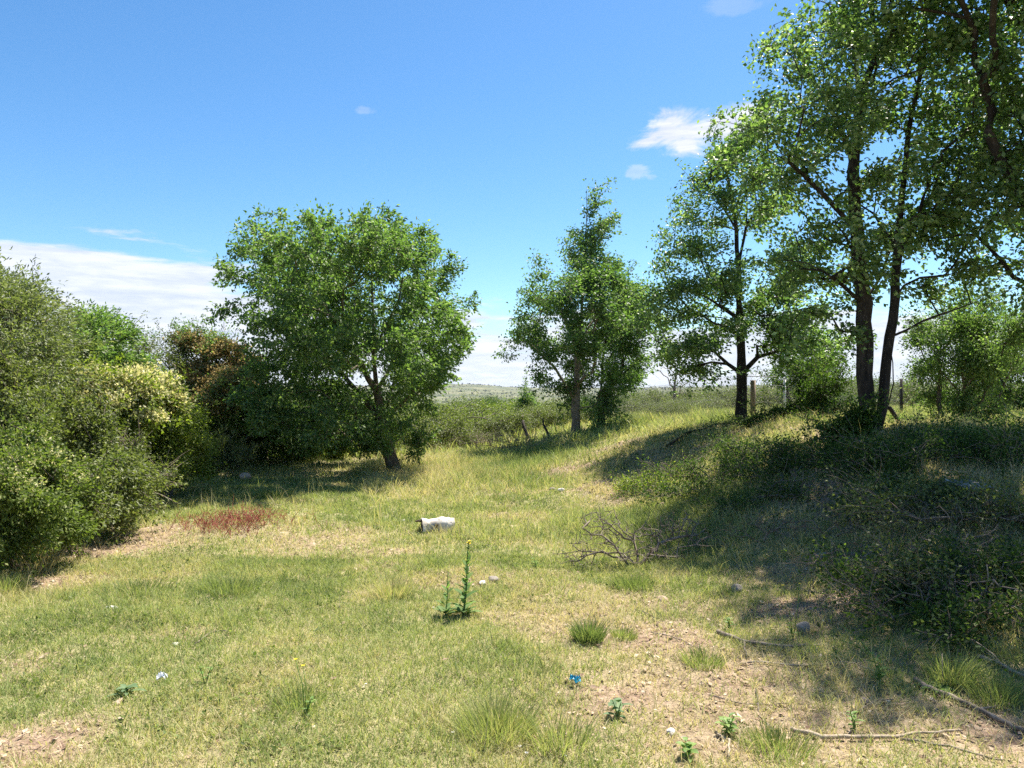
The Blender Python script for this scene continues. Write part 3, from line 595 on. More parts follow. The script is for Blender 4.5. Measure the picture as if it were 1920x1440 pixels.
for i, (px, py, r, mt, lb) in enumerate(bank):
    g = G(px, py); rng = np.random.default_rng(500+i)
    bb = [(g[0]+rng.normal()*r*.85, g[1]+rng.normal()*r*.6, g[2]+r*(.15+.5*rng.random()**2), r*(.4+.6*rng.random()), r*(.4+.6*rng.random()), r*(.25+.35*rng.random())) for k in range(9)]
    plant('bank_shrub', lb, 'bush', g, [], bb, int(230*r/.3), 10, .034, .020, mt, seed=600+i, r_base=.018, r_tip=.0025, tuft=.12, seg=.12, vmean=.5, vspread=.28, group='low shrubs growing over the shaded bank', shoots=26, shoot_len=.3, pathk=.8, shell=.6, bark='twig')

# scrub across the field behind: prototypes copied
def copy_tree(o, parent=None):
    c = o.copy(); C.objects.link(c); c.parent = parent
    for ch in list(o.children): copy_tree(ch, c)
    return c
protos = []
for i, (mt, n, fl) in enumerate((('leaf_olive', 300, 36), ('leaf_grey', 300, 30), ('leaf_lime', 280, 36), ('leaf_dark', 300, 36))):
    rng = np.random.default_rng(700+i); x, y = 3.0*i-6, 27.0; base = np.array([x, y, hz(x, y)])
    bb = [(x+rng.normal()*.6, y+rng.normal()*.6, base[2]+.35+.45*rng.random(), .35+.35*rng.random(), .35+.35*rng.random(), .3+.25*rng.random()) for k in range(9)]
    protos.append(plant('scrub_bush', 'low bush among the many scattered over the plain behind the trees', 'bush', base, [], bb, n, fl, .055, .03, mt, seed=710+i, r_base=.05, tuft=.2, bark='twig', group='bushes scattered over the plain', pathk=.9, r_tip=.006))
rng = np.random.default_rng(77); spots = []
for px, d, s in ((830,24,1.25),(870,27,1.1),(905,30,1.2),(935,27,.85),(1000,28,.95),(1030,30,1.1),(850,33,1.5),(960,34,1.2),(1060,33,1.1),(1150,29,.9),(1190,31,1.1),(1230,28,1.0),(1290,27,1.0),(1330,29,1.1),(1205,36,1.2),(1360,25,.8),(1260,22,.55),
                 (1440,24,1.0),(1490,27,1.2),(1540,24,.9),(1590,26,1.1),(1700,40,1.3),(790,22,1.2),(760,26,1.6),(700,24,1.5),(640,26,1.7),(885,22.5,.6),(560,28,2.0),(900,24,.8),(955,24.5,.8),(1015,25,.8),(1055,26,.8),(1105,26.5,.9),(1175,27,.9),(1245,24,.7),(1310,24,.75),(870,29,1.3),(920,33,1.5),(1000,36,1.4),(800,25,1.3)):
    spots.append(((px-960)/F*d, d, s))
for k in range(130):
    d = 36+rng.random()**1.5*150; t = rng.uniform(-.75, .75); spots.append((t*d, d, rng.uniform(.7, 1.5)*(1+d/260)))
for k in range(12):
    spots.append((rng.uniform(-22, -8.5), rng.uniform(8, 34), rng.uniform(1.2, 2.0)))
NEAR = ['* bush nearest the round tree in the scrub right of its crown', '* bush second in line right of the round tree', '* bush behind the dead low bush left of the leaning poles', '* small bush directly left of the thicker leaning pole',
 '* bush between the two dark leaning poles', '* bush directly behind the slim pale trunk', '* tall bush furthest left on the skyline beside the round tree', '* bush on the skyline behind the leaning poles', '* bush just left of the slim pale trunk further back',
 '* bush right of the leafy dark trunk', '* bush second right of the leafy dark trunk', '* bush below the bare grey sapling on its left', '* bush just right of the bare grey sapling', '* bush left of the airy tree in the netting', '* bush far behind the leafy dark trunk',
 '* small bush touching the airy tree trunk on its left', '* tiny bush in the yellow grass in front of the bare sapling', '* bush between the brown post and the white post', '* bush right of the white post behind the netting', '* bush seen left of the twin trunks', '* bush directly left of the twin trunks further back',
 '* bush beyond the yellow grass on the right', '* bush in the gap right of the leaning trunk', '* bush right behind the leaning trunk', '* bush seen under the middle of the round tree crown', '* bush seen under the left of the round tree crown', '* small low bush in front of the scrub in the centre gap', '* large bush behind the fresh green low bush']
for i, (x, y, s) in enumerate(spots):
    o = protos[i] if i < 4 else copy_tree(protos[int(rng.choice([0, 1, 2, 3], p=[.36, .3, .18, .16]))])
    kd = {'leaf_olive': 'olive', 'leaf_grey': 'grey-green', 'leaf_lime': 'yellow-green', 'leaf_dark': 'dark green'}[[c for c in o.children if c.name.startswith('crown')][0].data.materials[0].name]
    if i < len(NEAR): o['label'] = NEAR[i].replace('*', kd)
    elif x < -8 and y < 40: o['label'] = 'low %s bush standing behind the left thicket' % kd; o['group'] = 'bushes behind the left thicket'
    else:
        zn = 'on the middle plain' if y < 90 else 'far out on the plain'; sd2 = 'left of the slim trees' if x/y < .05 else ('between the slim trees and the fence' if x/y < .33 else 'beyond the right hand trees')
        o['label'] = 'low %s bush %s %s' % (kd, zn, sd2)
    o.location = (x, y, hz(x, y)-.03*s); o.rotation_euler = (0, 0, rng.random()*6.28); o.scale = (s, s, s*rng.uniform(.75, 1.05))

# far scrub dotted over the plain and hills
def far_scrub():
    rng = np.random.default_rng(5); n = 14000
    r = 180+rng.random(n)**1.3*3300; t = rng.uniform(-R(45), R(45), n); x = r*np.sin(t); y = r*np.cos(t)
    k = fbm(x/120, y/120, 3)+rng.random(n)*.3 > .60; x, y, r = x[k], y[k], r[k]; n = len(x)
    z = height(x, y); s = rng.uniform(.8, 2.0, n)*(1+r/1800)
    m = 9; V = []; base = np.stack([x, y, z+s*.35], -1)
    d = unit(rng.normal(size=(n, m, 3)))*np.array([1, 1, .6]); c = base[:, None]+d*s[:, None, None]*.6
    a = unit(rng.normal(size=(n, m, 3)))*s[:, None, None]*.55; b = unit(rng.normal(size=(n, m, 3)))*s[:, None, None]*.55
    V = np.stack([c-a, c+b, c+a-b*.4], 2).reshape(-1, 3); q = len(V)//3
    o = np_mesh('far_scrub', V, np.arange(len(V)), np.arange(q)*3, M['far_scrub'], np.clip(rng.normal(.5, .25, q), 0, 1)); tag(o, 'grey-green scrub covering the distant plain and low hills', 'scrub', kind='stuff')
far_scrub()

# ------------------------------------------------------------------ grass
def scatter(n, dmin, dmax, tmin, tmax, rng, power=1.0):
    """points in the ground area in front of the camera, uniform in area when power = .5"""
    d = np.sqrt(dmin**2+(dmax**2-dmin**2)*rng.random(n)**power); t = rng.uniform(tmin, tmax, n)
    return t*d, d
def field_tone(x, y):
    g = fbm(x*.7+9, y*.7+2, 4)*.5+fbm(x*2.6, y*2.6+31, 3)*.5
    return (g-.5)*2.0
def lawn():
    rng = np.random.default_rng(1); VV = []; LL = []; SS = []; AA = []; nv = nl = 0
    def put(r):
        nonlocal nv, nl
        V, L, S, A = r; VV.append(V); LL.append(L+nv); SS.append(S+nl); AA.append(A); nv += len(V); nl += len(L)
    def layer(n, d0, d1, t0, t1, hm, wd, dry, tall, keep_bare=.9, power=1.0, tuftn=1, where=None, lean0=.25):
        x, y = scatter(n//tuftn, d0, d1, t0, t1, rng, power)
        b = bare(x, y); keep = rng.random(len(x)) > b*keep_bare
        if where is not None: keep &= where(x, y)
        x, y, b = x[keep], y[keep], b[keep]
        if tuftn > 1:
            x = np.repeat(x, tuftn)+rng.normal(size=len(x)*tuftn)*.018*(1+y.repeat(tuftn)*.1); y = np.repeat(y, tuftn)+rng.normal(size=len(x))*.018; b = np.repeat(b, tuftn)
        z = height(x, y); m = len(x)
        tone = field_tone(x, y); hh = hm*(.45+.9*rng.random(m))*(1+tall*np.clip(fbm(x*1.3+70, y*1.3, 3)-.48, 0, 1)*6)
        val = np.clip((.35)+dry+tone*-.55+rng.normal(size=m)*.16+b*.35, 0, 1)
        lean = np.clip(lean0+rng.random(m)*.75, 0, 1.15)
        put(blades(x, y, z-.004, hh, wd*(.6+.8*rng.random(m)), lean, rng.random(m)*6.283+0, val, .55))
    layer(330000, 2.9, 7.5, -.80, .80, .050, .0042, .03, .35, tuftn=4)
    layer(260000, 6.5, 14, -.78, .78, .058, .0075, .02, .45, tuftn=4, power=.9)
    layer(170000, 13, 30, -.75, .75, .09, .014, .06, .6, tuftn=3)
    # dry thatch lying between the green
    layer(120000, 2.9, 9, -.80, .80, .055, .0035, .45, 0, keep_bare=.25, lean0=.75)
    layer(60000, 8, 20, -.78, .78, .07, .007, .42, 0, keep_bare=.25, lean0=.6)
    layer(9000, 3, 9, -.8, .8, .17, .0028, .25, .3, tuftn=3, lean0=.1)
    layer(9000, 8, 18, -.7, .7, .22, .005, .30, .3, tuftn=3, lean0=.1)
    # tall dry and green stands
    c1 = G(830, 890); c2 = G(960, 880); c3 = G(1250, 985)
    near = lambda c, rx, ry: (lambda x, y: rng.random(len(x)) < np.exp(-(((x-c[0])/rx)**2+((y-c[1])/ry)**2)))
    layer(90000, 11, 24, -.2, .12, .20, .008, .32, .4, where=near(c1, 1.3, 3.2), tuftn=4)
    layer(90000, 10, 22, -.1, .2, .24, .009, -.15, .3, where=near(c2, 1.1, 2.6), tuftn=4)
    layer(60000, 5.5, 9.5, .05, .4, .18, .006, .02, .3, where=near(c3, .9, .8), tuftn=4)
    # terrace field beyond the crest
    hi = lambda x, y: height(x, y) > .72
    layer(200000, 13, 34, .12, .80, .22, .014, .10, .4, where=lambda x, y: (height(x, y) > .72) & (y > 15.2), tuftn=4, keep_bare=.3)
    layer(90000, 18, 48, -.4, .35, .24, .03, .04, .4, tuftn=3)
    # bank
    bk = lambda x, y: (height(x, y) > .10) & (y < 16)
    layer(80000, 4.2, 15, .08, .80, .11, .006, .38, .5, where=bk, tuftn=5, keep_bare=1.0)
    V = np.concatenate(VV); L = np.concatenate(LL); S = np.concatenate(SS); A = np.concatenate(AA)
    o = np_mesh('grass', V, L, S, M['grass'], A); tag(o, 'short green and straw-coloured grass covering the lawn and bank', 'grass', kind='stuff')
lawn()

def litter():
    rng = np.random.default_rng(2); x, y = scatter(420000, 2.9, 22, -.78, .80, rng)
    b = bare(x, y); h = height(x, y); sh = (h > .15)
    k = rng.random(len(x)) < np.clip(b*1.1+sh*.15-.08, .03, 1); x, y, h = x[k], y[k], h[k]; n = len(x)
    pos = np.stack([x, y, h+.004+rng.random(n)*.012], -1); a = rng.random(n)*6.283
    dr = unit(np.stack([np.cos(a), np.sin(a), rng.normal(size=n)*.25], -1)); up = unit(np.stack([rng.normal(size=n)*.4, rng.normal(size=n)*.4, np.ones(n)], -1))
    L = (.010+rng.random(n)**2*.035)*(1+y*.03); W = np.where(rng.random(n) < .5, L*.12, L*.5)
    V, Lp, S, va = leaves(pos, dr, L, W, up, np.clip(rng.normal(.52, .26, n), 0, 1), .1)
    o = np_mesh('leaf_litter', V, Lp, S, M['litter'], va); tag(o, 'dry leaf litter and straw chips on the bare patches', 'leaf litter', kind='stuff')
litter()

def bank_weeds():
    """tangled small-leaved ground cover over the shaded bank"""
    rng = np.random.default_rng(8); x, y = scatter(11000, 4.6, 16, .1, .80, rng); h = height(x, y)
    k = (h > .12) & (fbm(x*1.5, y*1.5+50, 3) > .42) & (rng.random(len(x)) > bare(x, y)*.8); x, y, h = x[k], y[k], h[k]; n = len(x)
    m = 5; c = np.stack([x, y, h+.02+rng.random(n)*.14], -1).repeat(m, 0)+rng.normal(size=(n*m, 3))*.03; N = n*m
    dr = unit(rng.normal(size=(N, 3))*np.array([1, 1, .5])+np.array([0, 0, .15])); up = unit(rng.normal(size=(N, 3))*.6+np.array([0, 0, 1]))
    L = .018+rng.random(N)*.022
    V, Lp, S, va = leaves(c, dr, L, L*.6, up, np.clip(rng.normal(.45, .25, N), 0, 1))
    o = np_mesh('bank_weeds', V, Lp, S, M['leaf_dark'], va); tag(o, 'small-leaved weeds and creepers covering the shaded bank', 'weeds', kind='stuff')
bank_weeds()

def lawn_weeds():
    rng = np.random.default_rng(18); x, y = scatter(26000, 2.9, 14, -.8, .5, rng); k = (fbm(x*1.9+20, y*1.9+5, 4) > .56) & (bare(x, y) < .35) & (height(x, y) < .15); x, y = x[k], y[k]; n = len(x)
    m = 6; c = np.stack([x, y, height(x, y)+.012+rng.random(n)*.02], -1).repeat(m, 0)+rng.normal(size=(n*m, 3))*np.array([.012, .012, .004]); N = n*m
    dr = unit(rng.normal(size=(N, 3))*np.array([1, 1, .3])+np.array([0, 0, .25])); up = unit(rng.normal(size=(N, 3))*.35+np.array([0, 0, 1])); L = .012+rng.random(N)**2*.022
    V, Lp, S, va = leaves(c, dr, L, L*.55, up, np.clip(rng.normal(.5, .28, N), 0, 1), .15)
    o = np_mesh('lawn_clover', V, Lp, S, M['leaf_lime2'], va); tag(o, 'patches of small low weeds mixed into the lawn', 'clover', kind='stuff')
lawn_weeds()

# ------------------------------------------------------------------ tussocks and weeds that stand out
def tussock(label, px, py, n, h, r, dry, seed, name='grass_tussock', wd=.004, lean0=.1, group='grass tussocks standing up from the lawn'):
    g = G(px, py); rng = np.random.default_rng(seed); a = rng.random(n)*6.283; q = rng.random(n)**.7*r
    x = g[0]+np.cos(a)*q; y = g[1]+np.sin(a)*q; z = height(x, y)
    out = a+rng.normal(size=n)*.6; lean = np.clip(lean0+q/r*.45+rng.random(n)*.25, 0, 1.1)
    V, L, S, A = blades(x, y, z-.01, h*(.5+.6*rng.random(n)), np.full(n, wd)*(.6+.8*rng.random(n)), lean, out, np.clip(dry+rng.normal(size=n)*.17, 0, 1), .4)
    o = np_mesh(name, V, L, S, M['grass'], A, origin=g); tag(o, label, 'grass tussock', group)
tussock('large round green tussock at the bottom centre with fine upright blades', 930, 1375, 1000, .19, .18, .42, 21, wd=.0032)
tussock('small dark green tussock right of the mullein where the bare soil starts', 1103, 1203, 700, .17, .09, .12, 22, wd=.0045)
tussock('loose yellowish tussock just right of the large bottom centre tussock', 1052, 1400, 200, .20, .13, .4, 23)
tussock('olive tussock among litter right of the small dark green tussock', 1168, 1198, 300, .11, .08, .3, 24)
tussock('low green tussock on the litter under the forked stick', 1318, 1250, 420, .11, .12, .3, 25)
tussock('bright green tussock at the bottom right of centre', 1455, 1410, 420, .13, .16, .25, 26)
tussock('yellow-green tussock right of the succulent rosette', 1785, 1280, 260, .19, .10, .35, 27, wd=.006)
tussock('green tussock by the long grey branch at the right edge', 1870, 1320, 420, .16, .13, .28, 28)
tussock('green tussock at the left edge near the dry straw strip', 10, 1110, 420, .20, .14, .35, 29)
tussock('tall thin grass tussock on the lawn left of the mullein', 430, 1110, 500, .16, .22, .25, 30)
tussock('greyish dry tussock left of the mullein', 735, 1118, 500, .17, .18, .62, 31)
tussock('green tussock with the reddish patch behind it', 500, 935, 700, .22, .34, .15, 32, wd=.006)
tussock('dark green grass clump at the shaded foot of the dead brush', 1190, 1105, 420, .17, .16, .15, 33)
tussock('thin green tussock left of centre in the near lawn', 560, 1330, 200, .14, .13, .28, 34)
tussock('straw tussock with long blades in front of the corner bush', 60, 1075, 160, .42, .16, .85, 35, wd=.005)
tussock('grey-green tussock in the middle of the left lawn', 250, 1110, 520, .13, .28, .12, 36)

def long_leaf(mb, p, d, L, W, up=(0, 0, 1), val=.5, curl=.3, k=4, fold=.15):
    """a broad leaf with four segments, curved and folded along its midrib"""
    p = np.array(p, float); d = unit(np.array(d, float)); s = unit(np.cross(d, np.array(up, float))); nrm = np.cross(s, d)
    V = []; 
    for i in range(k+1):
        f = i/k; wv = W*.5*math.sin(math.pi*min(.97, .12+f*.85))**.8; c = p+d*L*f*(1-curl*.25*f)-np.array([0, 0, 1])*curl*L*f*f*.6
        V += [c-s*wv+nrm*wv*fold*2, c, c+s*wv+nrm*wv*fold*2]
    fs = []
    for i in range(k):
        a = i*3; fs += [[a, a+1, a+4, a+3], [a+1, a+2, a+5, a+4]]
    mb.add(V, fs, val)
M['mullein'] = leaf_mat('mullein', [(.10,.17,.06),(.15,.23,.08),(.21,.29,.11)], .4, .7, .2)
M['weed'] = leaf_mat('weed', [(.12,.20,.05),(.17,.27,.07),(.24,.33,.10)], .4, .5, .3)
M['weed_blue'] = leaf_mat('weed_blue', [(.10,.16,.08),(.14,.21,.10),(.19,.26,.13)], .35, .6, .3)
def flower(mb, c, r, rng, n=6):
    for k in range(n):
        a = k*6.283/n+rng.random()*.5; long_leaf(mb, c, (math.cos(a), math.sin(a), .5), r, r*.7, val=rng.random(), curl=.1, k=2)
def mullein():
    g = G(868, 1157); rng = np.random.default_rng(41)
    root = thing('flowering_mullein', g, 'tall leafy mullein with yellow flower tip beyond the near lawn', 'plant')
    for dx, H, sc in ((.0, .545, 1.0), (-.135, .335, .6)):
        st = MB(); lf = MB(); b = g+np.array([dx, .03, 0]); tip = b+np.array([.045*sc, 0, H])
        pts = [b+(tip-b)*f+np.array([math.sin(f*5)*.006, 0, 0]) for f in np.linspace(0, 1, 8)]
        st.tube(pts, np.linspace(.0075, .003, 8)*sc, 6); st.obj('stem', M['mullein'], root, g)
        n = 28 if sc > .9 else 14
        for i in range(n):
            f = (i/n)**1.05*.86; a = i*2.4; sz = (.118*(1-f)**1.05+.026)*(.7+.3*sc)*(.75+.5*rng.random()); p = b+(tip-b)*f
            long_leaf(lf, p, (math.cos(a), math.sin(a), .45+f*1.1), sz, sz*.42, val=rng.random(), curl=.35*(1-f))
        for i in range(6):
            a = i*1.05+.2; long_leaf(lf, b+np.array([0, 0, .02]), (math.cos(a), math.sin(a), .55), .13*(.6+.4*sc), .045, val=rng.random(), curl=.2)
        lf.obj('leaf_spiral', M['mullein'], root, g)
        bd = MB()
        for i in range(16 if sc > .9 else 6):
            f = .84+.16*rng.random(); a = rng.random()*6.28; p = b+(tip-b)*f; long_leaf(bd, p, (math.cos(a), math.sin(a), .8), .014, .01, val=.3)
        bd.obj('bud_spike', M['mullein'], root, g)
        if sc > .9:
            fl = MB()
            for i in range(7): flower(fl, tip+np.array([rng.normal()*.008, rng.normal()*.008, -.02+rng.random()*.035]), .015, rng)
            fl.obj('flower', M['yellow'], root, g)
mullein()
def weed(label, px, py, H, n, L, W, mat, seed, name='broadleaf_weed', flowers=(), lean=(0, 0)):
    g = G(px, py); rng = np.random.default_rng(seed); root = thing(name, g, label, 'weed')
    lf = MB(); st = MB(); ns = max(2, n//9)
    for s in range(ns):
        a0 = rng.random()*6.28; tip = g+np.array([math.cos(a0)*H*.3+lean[0], math.sin(a0)*H*.3+lean[1], H*(.6+.4*rng.random())])
        pts = [g+(tip-g)*f+np.array([0, 0, .12*H*math.sin(f*3.1)]) for f in np.linspace(0, 1, 6)]
        st.tube(pts, np.linspace(.004, .0015, 6), 5)
        for i in range(max(5, int(n/ns*.6))):
            f = .1+.9*i/max(5, int(n/ns*.6)); a = i*2.4+a0; p = g+(tip-g)*f+np.array([0, 0, .12*H*math.sin(f*3.1)])
            long_leaf(lf, p, (math.cos(a), math.sin(a), .4), L*(1.2-f*.5)*(.6+.7*rng.random()), W*(.6+.6*rng.random()), val=rng.random(), curl=.4)
    st.obj('stem', M['weed'], root, g); lf.obj('foliage', M[mat], root, g)
    if flowers:
        fl = MB(); s2 = MB()
        for fx, fy in flowers:
            d = g[1]; c = P(fx, fy, d); s2.tube([g, g+(c-g)*.5+np.array([.01, 0, .02]), c], [.003, .002, .0015], 5); flower(fl, c, .013, rng, 7)
        s2.obj('flower_stalk', M['weed'], root, g); fl.obj('flower', M['yellow'], root, g)
weed('yellow-flowered weed with thin stalks in the near left lawn', 572, 1345, .14, 26, .045, .014, 'weed', 51, 'flowering_weed', ((554,1237),(568,1249)))
weed('tall thin yellow-flowered weed beside the rounded stone', 1487, 1200, .14, 22, .05, .016, 'weed', 52, 'flowering_weed', ((1476,1177),(1499,1095),(1468,1098)))
weed('leafy weed in the litter near the bottom edge', 1365, 1385, .11, 40, .055, .026, 'weed', 53)
weed('taller leafy weed growing at the edge of shade', 1650, 1290, .19, 44, .06, .02, 'weed', 54)
weed('blue-green weed rosette right of the blue plastic scrap', 1158, 1352, .10, 16, .09, .035, 'weed_blue', 55)
weed('broad-leaved weed cut by the bottom edge', 1292, 1428, .09, 34, .06, .03, 'weed', 56)
weed('small bright green weed left of the forked stick', 1368, 1180, .11, 26, .05, .018, 'weed', 57)
weed('leaning feathery stem rising over the dark bank foot', 1640, 1240, .20, 30, .028, .008, 'weed', 58, lean=(-.16, 0))
weed('green weed in the litter below the thin dark twig', 1602, 1375, .12, 30, .05, .016, 'weed', 59)
weed('green sprig just right of the forked stick', 1570, 1240, .11, 20, .04, .014, 'weed', 60)
weed('leafy green weed left of the dead brush pile', 1005, 1065, .10, 26, .05, .02, 'weed', 61)
weed('blue-green leaf rosette near the white crumpled tissue', 240, 1305, .05, 12, .10, .035, 'weed_blue', 62)
weed('yellowish upright weed left of the lone tissue', 385, 1290, .12, 18, .05, .016, 'weed', 63)
def rosette():
    g = G(1755, 1300); mb = MB(); rng = np.random.default_rng(4); root = thing('succulent_rosette', g, 'dark green strap-leaved succulent on the litter at the lower right', 'plant')
    for i in range(12):
        a = i*2.4; long_leaf(mb, g, (math.cos(a), math.sin(a), .5), .12, .028, val=rng.random()*.6, curl=.4, fold=.4)
    mb.obj('leaf_rosette', M['mullein'], root, g)
    s = MB(); s.tube([g+np.array([.05, .02, 0]), g+np.array([.045, .02, .2])], [.003, .002], 5); s.obj('dry_stalk', M['twig_pale'], root, g)
rosette()
def red_patch():
    g = G(430, 990); rng = np.random.default_rng(6); root = thing('red_stemmed_plant', g, 'sprawling patch of reddish stems on the left lawn', 'plant')
    mb = MB()
    for k in range(170):
        x = g[0]+rng.normal()*.27; y = g[1]+.15+rng.normal()*.28; p = np.array([x, y, hz(x, y)]); a = rng.random()*6.28; h = .06+rng.random()*.15
        q = p+np.array([math.cos(a)*h*.7, math.sin(a)*h*.7, h]); m = (p+q)/2+rng.normal(size=3)*.015; mb.tube([p, m, q], [.0035, .003, .0015], 3, val=rng.random(), cap=False)
        for t in range(4):
            c = p+(q-p)*rng.random(); r = c+rng.normal(size=3)*.05+np.array([0, 0, .02]); mb.tube([c, r], [.0025, .001], 3, val=rng.random(), cap=False)
    mb.obj('red_stem', M['red_stem'], root, g)
    n = 900; pos = np.stack([g[0]+rng.normal(size=n)*.26, g[1]+.15+rng.normal(size=n)*.27, np.zeros(n)], -1); pos[:, 2] = height(pos[:, 0], pos[:, 1])+rng.random(n)*.14
    V, L, S, A = leaves(pos, unit(rng.normal(size=(n, 3))), np.full(n, .022), np.full(n, .010), unit(rng.normal(size=(n, 3))), rng.random(n)*.8)
    np_mesh('red_leaf', V, L, S, M['red_stem'], A, root, g)
red_patch()

# ------------------------------------------------------------------ dead brush pile, sticks, log
gb = G(1195, 1062); Db = gb[1]
bp = bare_plant('brush_pile', 'grey tangle of dead branches lying at the edge of the bank shade', 'dead branches', gb,
    [[P(1215,1065,Db), P(1180,1055,Db-.05), P(1150,1020,Db-.1), P(1095,990,Db)], [P(1195,1062,Db), P(1192,1000,Db+.1), P(1220,955,Db+.1)], [P(1195,1062,Db), P(1240,1022,Db+.2), P(1310,1000,Db+.3)], [P(1195,1062,Db), P(1130,1035,Db), P(1065,1060,Db-.1)],
     [P(1240,1022,Db), P(1275,1045,Db), P(1310,1062,Db)], [P(1150,1020,Db), P(1090,1030,Db), P(1045,1040,Db)]],
    900, .022, 'twig', 61, [(P(px,py,Db)[0], Db+dy, max(P(px,py,Db)[2], .05), .26, .26, .12) for px, py, dy in ((1110,1010,0),(1160,1000,.15),(1220,1010,.2),(1270,1000,.3),(1180,1030,-.1),(1240,1035,.0),(1300,990,.4),(1085,1040,-.05),(1320,1020,.2),(1130,980,.3))],
    r_tip=.0030, seg=.09, wander=.2, pathk=.2)
for i, (px, py, w_, lb) in enumerate(((1850,1130,.5,'tangle of dry brown twigs low on the right edge of the bank'),(1700,1000,.45,'dry twigs among the sparse shrubs midway up the bank'),(1560,1010,.4,'thin dead twigs in deep shade right of the brush pile'),(1290,890,.5,'dry twigs heaped on the soil left of the bank shrubs'),(1780,1060,.4,'dry brush below the sparse olive shrub'),(1430,1020,.35,'thin dry twigs in the hollow below the bank shrubs'),(1620,1080,.5,'dead twigs spread on the lower bank between the shrubs'),(1500,930,.5,'brown dry twigs on the bank below the airy tree shade'),(1730,1160,.45,'dry brush at the dark foot of the bank'),(1870,1000,.5,'dead brush high on the right edge of the bank'))):
    g = G(px, py)
    bare_plant('dry_twigs', lb, 'dead branches', g, [], 230, .011, 'twig', 830+i, [(g[0]+dx*w_, g[1]+dy*w_, g[2]+.13+dz, .3*w_+.1, .3*w_+.1, .10) for dx, dy, dz in ((-.8,0,0),(0,.2,.08),(.8,.1,.1),(.3,-.4,.02))], r_tip=.0018, seg=.09, wander=.22, pathk=.2)
def stick(label, pix, r0, r1, mat='twig', forks=(), lift=.012, seed=0, name='fallen_stick', group='fallen sticks and branches on the litter'):
    rng = np.random.default_rng(seed+90); g0 = G(*pix[0]); root = thing(name, g0, label, 'stick', group); mb = MB()
    def run(px, ra, rb):
        pts = []
        ks = [G(*p) for p in px]
        for a, b in zip(ks, ks[1:]):
            for f in np.linspace(0, 1, 6)[:-1]: pts.append(a+(b-a)*f)
        pts.append(ks[-1]); pts = np.array(pts); n = len(pts)
        h = height(pts[:, 0], pts[:, 1]); pts[:, 2] = h+lift+ra*.6+rng.normal(size=n)*.002; pts[:, :2] += rng.normal(size=(n, 2))*ra*.35
        mb.tube(pts, np.linspace(ra, rb, n), 8, jit=.12, rng=rng)
    run(pix, r0, r1)
    for f in forks: run(f, r0*.5, r1*.4)
    mb.obj('twig', M[mat], root, g0)
stick('thick forked grey stick lying at the shade edge', [(1345,1193),(1395,1212),(1470,1222),(1535,1216)], .017, .007, 'twig', [[(1395,1212),(1440,1205),(1490,1207)],[(1395,1212),(1400,1235)],[(1470,1222),(1520,1240)]], seed=1)
stick('long thin pale stick below the forked stick', [(1390,1250),(1500,1254),(1600,1250),(1648,1270)], .006, .003, 'twig_pale', seed=2)
stick('long pale branch lying nearly level near the bottom', [(1485,1380),(1540,1392),(1640,1392),(1730,1384),(1800,1380)], .013, .006, 'twig_pale', [[(1540,1392),(1510,1375)],[(1640,1392),(1625,1370)]], seed=3)
stick('long grey branch slanting down to the right edge', [(1715,1285),(1770,1312),(1830,1338),(1900,1372),(1960,1395)], .017, .010, 'twig', [[(1830,1338),(1870,1330)]], seed=4)
stick('thin stick slanting to the bottom right corner', [(1690,1395),(1780,1412),(1880,1436)], .008, .004, 'twig', seed=5)
stick('pale grey branch in shade at the right edge', [(1830,1240),(1880,1262),(1960,1290)], .013, .008, 'twig_pale', [[(1880,1262),(1845,1225)]], seed=6)
stick('short dark twig standing out among the litter', [(1418,1300),(1425,1350),(1448,1378)], .005, .003, 'twig', seed=7)
stick('thin dark twig above the long pale branch', [(1600,1342),(1645,1322),(1690,1316)], .005, .002, 'twig', seed=8)
stick('short curved stick at the bottom near the leafy weed', [(1340,1380),(1368,1395),(1366,1430)], .007, .005, 'twig_pale', seed=9)
stick('thin bent twig between green tussock and shade', [(1190,1148),(1225,1160),(1236,1180)], .004, .002, 'twig', seed=10)
stick('thin straight twig on bare soil right of the centre tussock', [(1220,1190),(1280,1205),(1330,1228)], .005, .002, 'twig', seed=11)
stick('slim twig on the litter left of the dark twig', [(1330,1310),(1400,1330),(1480,1325)], .004, .002, 'twig', seed=12)
stick('dead branch lying on the crest by the airy tree trunk', [(1250,845),(1300,815),(1340,802),(1385,800)], .022, .012, 'bark_dark', [[(1300,815),(1270,822)]], lift=.05, seed=13)
stick('thin dry stem curving across the left lawn', [(230,1045),(300,1025),(380,1012)], .004, .003, 'twig', seed=14)
stick('long straw stem lying in the bottom left lawn', [(0,1250),(60,1200),(150,1175)], .0025, .002, 'twig_pale', seed=15)
stick('dark low twig in the left lawn', [(365,1215),(400,1190),(435,1188)], .006, .003, 'twig', seed=16)
def curved_twig():
    g = G(1842, 1135); root = thing('curved_twig', g, 'pale curved twig standing upright in the dark bank shrubs', 'stick'); mb = MB(); D = g[1]
    mb.tube([g, P(1848,1110,D), P(1853,1080,D), P(1850,1058,D)], [.007, .006, .005, .003], 6); mb.tube([P(1848,1110,D), P(1835,1095,D+.02)], [.004, .002], 5); mb.obj('twig', M['twig_pale'], root, g)
curved_twig()
